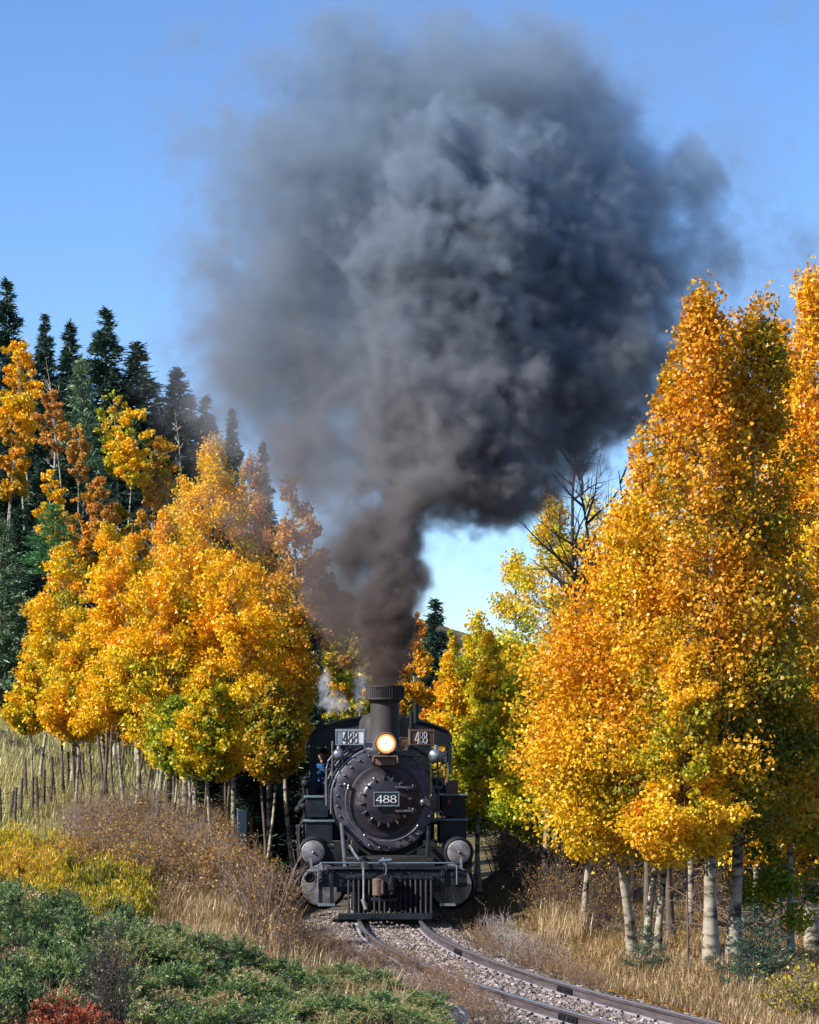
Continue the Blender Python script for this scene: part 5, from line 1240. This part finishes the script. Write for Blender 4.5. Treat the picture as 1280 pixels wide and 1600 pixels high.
# tangles of bleached fallen branches
for j, (px, D, sc) in enumerate(((1215, 40, 1.2), (1170, 44, 1.3), (1265, 44, 1.2), (225, 57, 1.0), (275, 58, .9), (1000, 38, .6), (455, 52, .7))):
    rr = np.random.default_rng(60 + j); T = Tubes()
    for q in range(26):
        a = rr.normal(0, .5, 3); a[2] = abs(a[2]) * .7; d = rand_dirs(rr, 1)[0]; d[2] = abs(d[2]) * .5; L = rr.uniform(.5, 1.5)
        P = a + d * L * np.linspace(0, 1, 6)[:, None] + np.cumsum(rr.normal(0, .05, (6, 3)), 0); r_ = rr.uniform(.004, .011); T.add(P, np.linspace(r_, r_ * .2, 6), 4)
        for w in range(3): b = P[rr.integers(1, 5)]; T.add(np.stack([b, b + rand_dirs(rr, 1)[0] * .3]), np.array([r_ * .5, r_ * .15]), 3)
    x = WX(px, D)
    plant('fallen_branch', [('branches', T.mesh('branches', M['twig']))], x, D, ('tangle of bleached dead branches right of the thick pair of trunks', 'dead branches behind the thick pair of trunks', 'bleached dead branches at the right picture edge', 'bleached dead branches among the slender trunks', 'dead branches beside the tall white trunk', 'dead twigs at the foot of the three white stems', 'dead branches left of the cylinders')[j], 'branches', sc=sc)

# junipers in the foreground
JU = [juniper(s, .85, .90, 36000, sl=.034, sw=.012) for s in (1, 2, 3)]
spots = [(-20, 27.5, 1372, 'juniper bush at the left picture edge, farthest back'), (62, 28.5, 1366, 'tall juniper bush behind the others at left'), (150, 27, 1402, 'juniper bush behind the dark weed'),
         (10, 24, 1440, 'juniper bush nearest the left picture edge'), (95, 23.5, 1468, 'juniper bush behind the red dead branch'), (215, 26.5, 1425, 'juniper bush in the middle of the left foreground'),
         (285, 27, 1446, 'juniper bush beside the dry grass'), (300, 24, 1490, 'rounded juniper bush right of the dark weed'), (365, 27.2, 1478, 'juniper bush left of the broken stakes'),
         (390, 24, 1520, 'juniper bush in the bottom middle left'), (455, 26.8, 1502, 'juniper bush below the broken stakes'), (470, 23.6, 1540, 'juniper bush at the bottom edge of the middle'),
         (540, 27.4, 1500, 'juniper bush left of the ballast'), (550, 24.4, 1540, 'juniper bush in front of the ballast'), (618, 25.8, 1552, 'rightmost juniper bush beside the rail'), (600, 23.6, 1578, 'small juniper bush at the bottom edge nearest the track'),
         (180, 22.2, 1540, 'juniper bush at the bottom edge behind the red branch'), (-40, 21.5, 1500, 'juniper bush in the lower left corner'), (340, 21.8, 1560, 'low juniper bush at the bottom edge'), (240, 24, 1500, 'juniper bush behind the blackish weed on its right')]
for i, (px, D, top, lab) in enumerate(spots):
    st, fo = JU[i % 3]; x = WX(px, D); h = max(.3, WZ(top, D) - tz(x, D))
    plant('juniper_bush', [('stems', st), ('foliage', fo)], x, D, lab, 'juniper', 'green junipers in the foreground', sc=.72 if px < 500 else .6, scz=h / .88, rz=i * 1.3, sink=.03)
st, fo = juniper(8, .6, .30, 7000, 'deadred', .03, .009); plant('dead_juniper', [('stems', st), ('foliage', fo)], WX(106, 20.5), 20.5, 'rust red dead juniper in the bottom left corner', 'juniper', z=WZ(1660, 20.5))
st, fo = shrub(31, .9, .22, 60, 'twigdark', .004, 2200, 'seedhead', .017, sub=6); plant('dark_weed', [('stems', st), ('leaves', fo)], WX(172, 21), 21, 'blackish seedy weed standing between the junipers', 'weed', z=WZ(1640, 21))

# broken stakes beside the ballast
mb_pts = [(404, 1482, 1455), (412, 1484, 1448), (419, 1485, 1452), (426, 1486, 1444), (432, 1488, 1450), (438, 1487, 1442), (444, 1490, 1447), (450, 1490, 1440), (408, 1490, 1462), (436, 1494, 1462), (447, 1496, 1460)]
sk = empty('broken_stakes', (WX(428, 31.5), 31.5, tz(WX(428, 31.5), 31.5))); tag(sk, 'row of short broken wooden stakes at the edge of the ballast', 'stakes')
for a, b, t in mb_pts:
    x = WX(a, 31.5) - sk.location.x; h = .22 + (1462 - t) * .006
    MB().cyl((x, (a % 3) * .06, -.1), (x + random.uniform(-.03, .03), (a % 3) * .06, h), .022, .014, 6).build('stake', M['barkdark'], sk)
place_set([shrub(41, .7, .3, 26, 'twigdark', .005, 160, 'litter', .03)], [(436, 30.5), (395, 32.5), (468, 31)], 'dark_stalks', 'shrub', 'dark dead stalks around the broken stakes', 'clump of dark dead stalks around the broken stakes', ['clump of dark dead stalks in front of the broken stakes', 'clump of dark dead stalks left of the broken stakes', 'clump of dark dead stalks right of the broken stakes'], seed=2)

# ------------------------------------------------------------------ fence, post, rocks
fen = empty('old_fence', (WX(60, 62), 62, tz(WX(60, 62), 62))); tag(fen, 'old wire fence of grey wooden posts crossing the meadow at left', 'fence')
fp = [(2, 53.5, 1205), (13, 54, 1200), (22, 54.6, 1200), (31, 55.2, 1205), (42, 60, 1180), (50, 56, 1198), (60, 57, 1185), (68, 58, 1180), (78, 59, 1180), (88, 60, 1178), (97, 61.5, 1175), (106, 63, 1172), (115, 64.5, 1166), (124, 66, 1160), (133, 68, 1158), (142, 70, 1153), (152, 72, 1150), (161, 74, 1147)]
tops = []
rr = np.random.default_rng(2)
for px, D, _t in fp:
    x = WX(px, D); z = tz(x, D); h = rr.uniform(.7, .95); dx, dy = rr.normal(0, .05, 2)
    o = MB().cyl((0, 0, -.2), (dx, dy, h), .036, .030, 8).build('post', M['post'], fen); o.location = (x - fen.location.x, D - 62, z - fen.location.z); tops.append((x - fen.location.x, D - 62, z - fen.location.z, h))
for hh_ in (.3, .5, .68):
    MB().tube([(p[0], p[1], p[2] + hh_ + (.0 if i % 2 else -.03)) for i, p in enumerate(tops)], .006, 4).build('wire', M['wire'], fen)
D = 52; x = WX(379, D); z = tz(x, D)
sg = empty('trackside_post', (x, D, z)); tag(sg, 'short black box shaped post with a brown stake behind it left of the train', 'post')
mb = MB(); mb.box((0, 0, (WZ(1265, D) - z) / 2 - .1), (.2, .2, (WZ(1265, D) - z) + .2)); mb.build('box_post', M['plate'], sg, .02)
mb = MB(); mb.box((.15, .15, .28), (.06, .06, .9)); mb.build('stake', M['wood'], sg, .005)
for j, (px, py, D, r_) in enumerate(((655, 1598, 26.6, .22), (690, 1606, 26.2, .2), (620, 1604, 26.2, .15))):
    rr = np.random.default_rng(70 + j); mb = MB(); mb.ball((0, 0, 0), r_, 10, (1.4, 1, .7)); mb.v = [tuple(np.array(v) * (1 + rr.normal(0, .09))) for v in mb.v]
    x = WX(px, D); me = mb.mesh('rock', pmat('pale_rock', (.30, .22, .17), (.46, .38, .31), 6, .9, 0, .01, 15), smooth=False); o = obj('rock', me, None, (x, D, tz(x, D) + .03))
    tag(o, ('pale tan rock at the bottom edge nearest the rail, left one', 'pale tan rock at the bottom edge nearest the rail, right one', 'smallest pale rock at the bottom edge')[j], 'rock')

# ------------------------------------------------------------------ grass
def blades(name, n, sampler, lmin, lmax, w, mat, seed, clump=0, lean=.35, segs=2):
    rr = np.random.default_rng(seed); x, y = sampler(rr, n)
    if clump:
        m = max(1, n // clump); cx, cy = x[:m], y[:m]; k = rr.integers(m, size=n); ll = rr.uniform(.6, 1.3, m)[k]
        x = cx[k] + rr.normal(0, .07, n); y = cy[k] + rr.normal(0, .07, n)
    else: ll = np.ones(n)
    d = np.abs(x - trackx(y)) / np.sqrt(1 + slope(y) ** 2); ok = (d > 1.45) | ((y > 47) & (d > 2.0)); x, y, ll = x[ok], y[ok], ll[ok]; n = len(x)
    z = terrain(x, y) - .02; B = np.stack([x, y, z], -1)
    L = rr.uniform(lmin, lmax, n) * ll; a = rr.uniform(0, 2 * np.pi, n); q = rr.uniform(.1, 1, n) * lean
    d = np.stack([np.cos(a) * q, np.sin(a) * q, np.ones(n)], -1); sd = np.stack([np.cos(a + 1.57 + rr.normal(0, .6, n)), np.sin(a + 1.57), 0 * a], -1) * (w * rr.uniform(.6, 1.3, n))[:, None] * .5
    m_ = B + d * (L * .55)[:, None]; e = B + d * (L * np.array(.95))[:, None] + np.stack([np.cos(a), np.sin(a), -.3 + 0 * a], -1) * (q * L * .45)[:, None]
    V = np.stack([B - sd, B + sd, m_ + sd * .8, m_ - sd * .8, e + sd * .15, e - sd * .15], 1).reshape(-1, 3)
    i0 = 6 * np.arange(n)[:, None]; Qf = np.concatenate([i0 + np.array([[0, 1, 2, 3]]), i0 + np.array([[3, 2, 4, 5]])], 1).reshape(-1, 4)
    t = np.repeat(np.clip(rr.normal(.5, .2, n), 0, 1), 2)
    if segs == 1:
        V = np.stack([B - sd, B + sd, e + sd * .15, e - sd * .15], 1).reshape(-1, 3); Qf = np.arange(4 * n).reshape(n, 4); t = t[::2]
    return np_mesh(name, V, Qf, M[mat], t)
def samp(px0, px1, D0, D1):
    def f(rr, n):
        u = rr.random(n); D = 1 / (1 / D1 + u * (1 / D0 - 1 / D1)); return WX(rr.uniform(px0, px1, n), D), D
    return f
def stuff(name, me, lab, cat):
    o = obj(name, me); tag(o, lab, cat, kind='stuff'); return o
stuff('dry_grass', blades('dry_grass', 42000, samp(880, 1360, 27.5, 38), .06, .22, .010, 'grassdry', 1, clump=26, lean=.5), 'pale dry grass along the right side of the track', 'grass')
stuff('meadow_grass', blades('meadow_grass', 46000, samp(-60, 300, 47, 100), .10, .34, .022, 'meadow', 2, clump=10, lean=.45, segs=1), 'short yellow green grass of the left meadow', 'grass')
stuff('tawny_grass', blades('tawny_grass', 36000, samp(730, 1330, 36, 64), .05, .22, .012, 'grasstawny', 3, clump=24, lean=.5, segs=1), 'tawny brown grass under the right aspens', 'grass')
stuff('dry_grass', blades('dry_grass', 20000, samp(150, 450, 31, 40), .10, .30, .011, 'grassdry', 4, clump=24, lean=.5), 'pale tan grass behind the junipers', 'grass')
stuff('bank_grass', blades('bank_grass', 36000, samp(60, 500, 34, 62), .08, .3, .012, 'grasstawny', 5, clump=20, lean=.6, segs=1), 'brown grass on the left bank between the shrubs', 'grass')
stuff('foreground_grass', blades('foreground_grass', 16000, samp(-60, 640, 21, 34), .12, .34, .008, 'grassdry', 6, clump=20, lean=.6), 'dry grass between the junipers', 'grass')
stuff('tall_grass', blades('tall_grass', 1500, samp(850, 905, 42, 46), .22, .45, .011, 'grassdry', 7, clump=60, lean=.35), 'tall pale grass tufts right of the curve', 'grass')
stuff('far_meadow', blades('far_meadow', 26000, samp(-60, 700, 85, 125), .2, .6, .05, 'meadow', 8, clump=10, segs=1), 'grass at the foot of the left hillside', 'grass')
def litter(n, sampler, seed, size=.035, lift=.012, dmin=0):
    rr = np.random.default_rng(seed); x, y = sampler(rr, n); d = np.abs(x - trackx(y)); ok = d > dmin; x, y = x[ok], y[ok]; z = terrain(x, y) + rr.uniform(.005, lift, len(x))
    V, Qf = leaf_quads(rr, np.stack([x, y, z], -1), size, .8, 0); V[:, 2] = z.repeat(4) + (V[:, 2] - z.repeat(4)) * .35
    return np_mesh('fallen_leaves', V, Qf, M['litter'], np.clip(rr.normal(.5, .25, len(x)), 0, 1))
stuff('fallen_leaves', litter(26000, samp(680, 1330, 30, 56), 1, .045, .05, 1.25), 'fallen orange leaves on the ground right of the track', 'leaves')
stuff('fallen_leaves', litter(900, samp(560, 1100, 27, 46), 2, .04, .03, 0), 'scattered fallen leaves on the ballast', 'leaves')
stuff('fallen_leaves', litter(12000, samp(100, 500, 36, 60), 3, .045, .05, 1.6), 'fallen leaves on the left bank', 'leaves')

# ------------------------------------------------------------------ smoke (real volumes on voxel grids)
def fbm(shape, seed, beta=3.2, k0=2.0):
    """smooth random field with a power-law spectrum, zero mean, unit deviation"""
    r_ = np.random.default_rng(seed); n = r_.standard_normal(shape).astype(np.float32)
    f = np.fft.rfftn(n); ks = [np.fft.fftfreq(s) * max(shape) for s in shape[:2]] + [np.fft.rfftfreq(shape[2]) * max(shape)]
    k = np.sqrt(ks[0][:, None, None] ** 2 + ks[1][None, :, None] ** 2 + ks[2][None, None, :] ** 2)
    f *= (1.0 / (k * k + k0 * k0)) ** (beta / 4)
    g = np.fft.irfftn(f, s=shape, axes=(0, 1, 2)).astype(np.float32); g -= g.mean(); return g / g.std()
def sstep(x): x = np.clip(x, 0, 1); return x * x * (3 - 2 * x)

def volume_object(name, lo, hi, dens, mat, lab, cat):
    """dens[ix,iy,iz] sampled by a Volume Cube of the same resolution"""
    nx, ny, nz = dens.shape; st = (np.array(hi) - np.array(lo)) / (np.array([nx, ny, nz]) - 1)
    gx, gy, gz = [np.linspace(lo[i], hi[i], dens.shape[i], dtype=np.float32) for i in range(3)]
    V = np.empty((nz, ny, nx, 3), np.float32); V[..., 0] = gx[None, None, :]; V[..., 1] = gy[None, :, None]; V[..., 2] = gz[:, None, None]
    me = bpy.data.meshes.new(name); me.vertices.add(nx * ny * nz); me.vertices.foreach_set('co', V.ravel())
    a = me.attributes.new('soot', 'FLOAT', 'POINT'); a.data.foreach_set('value', np.ascontiguousarray(dens.transpose(2, 1, 0)).astype(np.float32).ravel())
    me.materials.append(mat); o = obj(name, me)
    ng = bpy.data.node_groups.new(name + '_grid', 'GeometryNodeTree')
    ng.interface.new_socket('Geometry', in_out='INPUT', socket_type='NodeSocketGeometry'); ng.interface.new_socket('Geometry', in_out='OUTPUT', socket_type='NodeSocketGeometry')
    N = ng.nodes; Lk = ng.links
    gi = N.new('NodeGroupInput'); go = N.new('NodeGroupOutput'); vc = N.new('GeometryNodeVolumeCube'); pos = N.new('GeometryNodeInputPosition')
    vc.inputs['Min'].default_value = lo; vc.inputs['Max'].default_value = hi
    vc.inputs['Resolution X'].default_value = nx; vc.inputs['Resolution Y'].default_value = ny; vc.inputs['Resolution Z'].default_value = nz
    vc.inputs['Background'].default_value = 0
    sub = N.new('ShaderNodeVectorMath'); sub.operation = 'SUBTRACT'; sub.inputs[1].default_value = lo; Lk.new(pos.outputs[0], sub.inputs[0])
    dv = N.new('ShaderNodeVectorMath'); dv.operation = 'DIVIDE'; dv.inputs[1].default_value = tuple(st); Lk.new(sub.outputs[0], dv.inputs[0])
    sp = N.new('ShaderNodeSeparateXYZ'); Lk.new(dv.outputs[0], sp.inputs[0])
    def mm(op, a, b=None):
        n = N.new('ShaderNodeMath'); n.operation = op
        for i, v in enumerate((a, b)):
            if v is None: continue
            if isinstance(v, (int, float)): n.inputs[i].default_value = v
            else: Lk.new(v, n.inputs[i])
        return n.outputs[0]
    rx, ry, rz_ = [mm('ROUND', sp.outputs[i]) for i in range(3)]
    ind = mm('ADD', rx, mm('MULTIPLY', mm('ADD', ry, mm('MULTIPLY', rz_, float(ny))), float(nx)))
    fi = N.new('FunctionNodeFloatToInt'); fi.rounding_mode = 'ROUND'; Lk.new(ind, fi.inputs[0])
    na = N.new('GeometryNodeInputNamedAttribute'); na.data_type = 'FLOAT'; na.inputs['Name'].default_value = 'soot'
    si = N.new('GeometryNodeSampleIndex'); si.data_type = 'FLOAT'; si.domain = 'POINT'; si.clamp = True
    Lk.new(gi.outputs[0], si.inputs['Geometry'])
    Lk.new(na.outputs[0], [s for s in si.inputs if s.name == 'Value' and s.enabled][0]); Lk.new(fi.outputs[0], si.inputs['Index'])
    Lk.new([s for s in si.outputs if s.enabled][0], vc.inputs['Density'])
    sm = N.new('GeometryNodeSetMaterial'); sm.inputs['Material'].default_value = mat; Lk.new(vc.outputs[0], sm.inputs['Geometry']); Lk.new(sm.outputs[0], go.inputs[0])
    md = o.modifiers.new('grid', 'NODES'); md.node_group = ng
    tag(o, lab, cat, kind='stuff'); return o
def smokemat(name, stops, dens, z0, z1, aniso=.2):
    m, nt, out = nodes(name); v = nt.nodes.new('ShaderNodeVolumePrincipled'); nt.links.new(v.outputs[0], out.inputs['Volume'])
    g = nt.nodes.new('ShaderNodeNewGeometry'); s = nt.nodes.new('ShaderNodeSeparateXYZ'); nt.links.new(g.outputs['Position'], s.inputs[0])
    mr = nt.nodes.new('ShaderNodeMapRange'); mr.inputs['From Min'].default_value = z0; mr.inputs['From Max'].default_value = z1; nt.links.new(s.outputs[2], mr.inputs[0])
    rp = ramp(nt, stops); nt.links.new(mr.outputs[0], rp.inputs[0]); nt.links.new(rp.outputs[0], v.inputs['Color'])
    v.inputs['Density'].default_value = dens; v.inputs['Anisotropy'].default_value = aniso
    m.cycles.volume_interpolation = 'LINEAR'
    return m

VOX = .075
def W3(px, py, D): return (WX(px, D), D, WZ(py, D))
lo = (-5.4, 46.2, 3.2); hi = (9.6, 60.2, 17.9)
NS = tuple(int(round((hi[i] - lo[i]) / VOX)) + 1 for i in range(3))
axs = [np.linspace(lo[i], hi[i], NS[i], dtype=np.float32) for i in range(3)]
core = np.full(NS, -1.0, np.float32); halo = np.full(NS, -1.0, np.float32)
def splat(F, c, r, sq=(1, 1, 1)):
    sl = []
    for i in range(3):
        a = max(0, int((c[i] - (r * sq[i] + .5) - lo[i]) / VOX)); b = min(NS[i], int((c[i] + (r * sq[i] + .5) - lo[i]) / VOX) + 2)
        if a >= b: return
        sl.append(slice(a, b))
    d = np.sqrt(((axs[0][sl[0]][:, None, None] - c[0]) / sq[0]) ** 2 + ((axs[1][sl[1]][None, :, None] - c[1]) / sq[1]) ** 2 + ((axs[2][sl[2]][None, None, :] - c[2]) / sq[2]) ** 2)
    v = np.float32(r) - d.astype(np.float32); v = np.where(v > -.5, v, -1.0)
    F[tuple(sl)] = np.maximum(F[tuple(sl)], v)
# dense column and billows: pixel centre, depth, pixel radius
CORE = [(600, 1078, 48.05, 24), (600, 1060, 48.05, 27), (601, 1040, 48.05, 31), (603, 1018, 48.1, 36), (605, 995, 48.1, 41), (606, 970, 48.2, 46), (607, 945, 48.2, 50), (609, 918, 48.3, 52), (612, 890, 48.4, 54), (614, 862, 48.5, 54),
        (620, 835, 48.7, 55), (630, 808, 48.9, 60), (645, 780, 49.2, 68), (665, 745, 49.6, 80), (690, 712, 50.2, 88), (640, 730, 49.6, 70), (725, 690, 50.8, 92), (760, 680, 51.6, 88), (640, 690, 50.0, 85), (700, 640, 50.6, 90),
        (800, 650, 52.4, 100), (850, 600, 53.2, 108), (760, 590, 51.8, 105), (660, 620, 50.6, 90), (900, 540, 54, 112), (930, 470, 54.4, 108), (960, 420, 54.8, 85), (850, 500, 53.4, 110), (760, 500, 52, 100), (690, 540, 51, 90), (830, 680, 52.8, 75), (900, 620, 54, 80), (985, 480, 55, 70),
        (780, 400, 52.6, 105), (700, 430, 51.6, 95), (860, 410, 53.6, 100), (650, 480, 51.2, 80), (720, 320, 52.4, 95), (800, 310, 53.2, 80), (690, 240, 52.6, 62), (640, 350, 52, 80), (600, 430, 51.4, 70), (740, 250, 53, 60), (620, 560, 50.8, 70), (590, 500, 51.2, 60), (600, 775, 49.2, 52), (590, 815, 49, 48), (700, 765, 50, 62), (745, 735, 50.8, 72), (800, 715, 51.8, 72), (865, 690, 52.8, 72), (920, 650, 53.6, 72), (660, 800, 49.2, 52), (648, 845, 48.8, 40), (574, 870, 48.9, 40)]
rs = np.random.default_rng(77)
lv = [(np.array(W3(a, b, d)), r_ * d / F_PX) for a, b, d, r_ in CORE]
for c, r_ in lv: splat(core, c, r_ * .95)
kids = []
for c, r_ in lv:
    for q in range(11 if r_ > .5 else 9):
        d = rs.normal(size=3); d[1] -= .5; d /= np.linalg.norm(d); kids.append((c + d * r_ * rs.uniform(.72, .95), r_ * rs.uniform(.28, .50)))
for c, r_ in kids: splat(core, c, r_)
for c, r_ in kids:
    if r_ < .16: continue
    for q in range(5):
        d = rs.normal(size=3); d[1] -= .35; d /= np.linalg.norm(d); splat(core, c + d * r_ * rs.uniform(.7, .92), r_ * rs.uniform(.28, .42))
HALO = [(370, 230, 53.4, 80), (350, 500, 52.8, 95), (400, 600, 52.2, 95), (420, 150, 53.6, 70), (560, 90, 54, 80), (530, 780, 50.6, 58), (525, 860, 50.2, 36), (540, 930, 49.8, 30), (480, 730, 51.5, 60), (300, 420, 53, 60), (360, 420, 53, 105), (350, 300, 53, 90), (460, 170, 53.6, 90), (760, 110, 54.8, 100), (710, 260, 54, 225), (560, 300, 53.5, 190), (470, 320, 53, 160), (420, 420, 53, 125), (470, 480, 52.6, 155), (440, 260, 53.4, 120), (860, 290, 55, 205), (950, 360, 55.5, 170), (1020, 420, 56, 110), (820, 170, 55, 150), (700, 150, 54.6, 135), (560, 180, 54, 120), (520, 590, 52, 135), (480, 680, 51.5, 90), (540, 720, 50.8, 90),
        (600, 650, 51, 120), (900, 560, 55, 140), (540, 830, 49.8, 62), (560, 900, 49.2, 48), (570, 980, 48.6, 34), (430, 560, 52.2, 110), (380, 380, 53.2, 85), (390, 230, 53.4, 70), (960, 560, 55.6, 100), (1000, 300, 56, 90), (620, 110, 54.4, 80), (820, 720, 53, 70)]
for a, b, d, r_ in HALO: splat(halo, np.array(W3(a, b, d + (1.6 if b < 700 else .3))), r_ * d / F_PX, (1, .8, 1))
veil = np.full(NS, -1.0, np.float32)
for a, b, d, r_ in ((1120, 250, 55, 150), (1180, 420, 55, 150), (1230, 560, 55, 110), (1050, 120, 54.5, 130), (330, 560, 52, 130), (450, 800, 51, 120), (470, 880, 51, 80)): splat(veil, np.array(W3(a, b, d)), r_ * d / F_PX, (1, .7, 1))
f1 = fbm(NS, 1, 3.4, 3); f2 = fbm(NS, 2, 3.0, 9)
zz = axs[2][None, None, :]; grow = np.clip((zz - 3.8) / 4.0, .10, 1)
# fold the two fields by a turbulent displacement
def warp(F, amp, s0):
    ii = np.indices(NS, dtype=np.int32)
    out = []
    for k in range(3):
        w = fbm(NS, s0 + k, 4.4, 6) * amp
        out.append(np.clip(ii[k] + np.rint(w * grow / VOX).astype(np.int32), 0, NS[k] - 1)); del w
    return F[out[0], out[1], out[2]]
core = warp(core, .32, 10)
c_d = sstep((core + f2 * .015 * grow + .06) / (.15 + .42 * grow)) * (1 + .35 * np.clip(f1, -1.5, 2))
h_d = sstep((halo + f1 * .34 * grow + f2 * .03 * grow + .62) / (1.9 * np.clip(grow, .35, 1))) * np.clip(.9 + .22 * f1, .3, 2)
stem = np.clip((8.2 - zz) / 4, 0, 1)
dens = (c_d * (4.2 + 4.0 * stem) + h_d * 1.25 + sstep((veil + .35 + f1 * .3) / 1.6) * .14).astype(np.float32)
# fade to nothing at the walls of the grid, and keep the smoke above the stack mouth
for ax_ in range(3):
    n = NS[ax_]; e = np.minimum(np.arange(n), np.arange(n)[::-1]) / 10.0; e = sstep(e).astype(np.float32); sh = [1, 1, 1]; sh[ax_] = n; dens *= e.reshape(sh) if ax_ != 2 else sstep(np.arange(n)[::-1] / 10.0).astype(np.float32).reshape(sh)
dens *= (zz > WZ(1080, 48.0))
dens[dens < .012] = 0
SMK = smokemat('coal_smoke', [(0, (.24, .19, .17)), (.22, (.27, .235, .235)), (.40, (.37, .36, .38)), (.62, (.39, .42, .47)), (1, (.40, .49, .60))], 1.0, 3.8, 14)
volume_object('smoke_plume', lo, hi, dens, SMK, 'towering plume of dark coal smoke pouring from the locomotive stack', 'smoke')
del core, halo, f1, f2, c_d, h_d
# white steam leaking beside the stack
NSs = (60, 40, 60); lo2 = (WX(490, 51), 50.2, WZ(1125, 51)); hi2 = (WX(585, 51), 51.6, WZ(1020, 51))
g3 = np.meshgrid(*[np.linspace(-1, 1, n) for n in NSs], indexing='ij'); e = fbm(NSs, 5, 3.3, 5)
b = lambda x, z, rx, rz_: 1 - np.sqrt(((g3[0] - x) / rx) ** 2 + (g3[1] / .8) ** 2 + ((g3[2] - z) / rz_) ** 2)
d2 = sstep(np.maximum.reduce([b(-.40, -.45, .42, .35), b(-.62, .05, .22, .5), b(.55, -.1, .25, .7), b(-.1, -.55, .35, .2)]) * 1.4 + e * .32) * np.clip(.6 + .5 * e, 0, 2)
edge = np.clip((1 - np.maximum.reduce([np.abs(q) for q in g3])) / .15, 0, 1)
STM = smokemat('white_steam', [(0, (.9, .92, .95)), (1, (.9, .92, .95))], 1.5, 0, 10)
volume_object('steam_wisp', lo2, hi2, (d2 * edge).astype(np.float32), STM, 'small wisp of white steam leaking beside the smoke stack', 'steam')
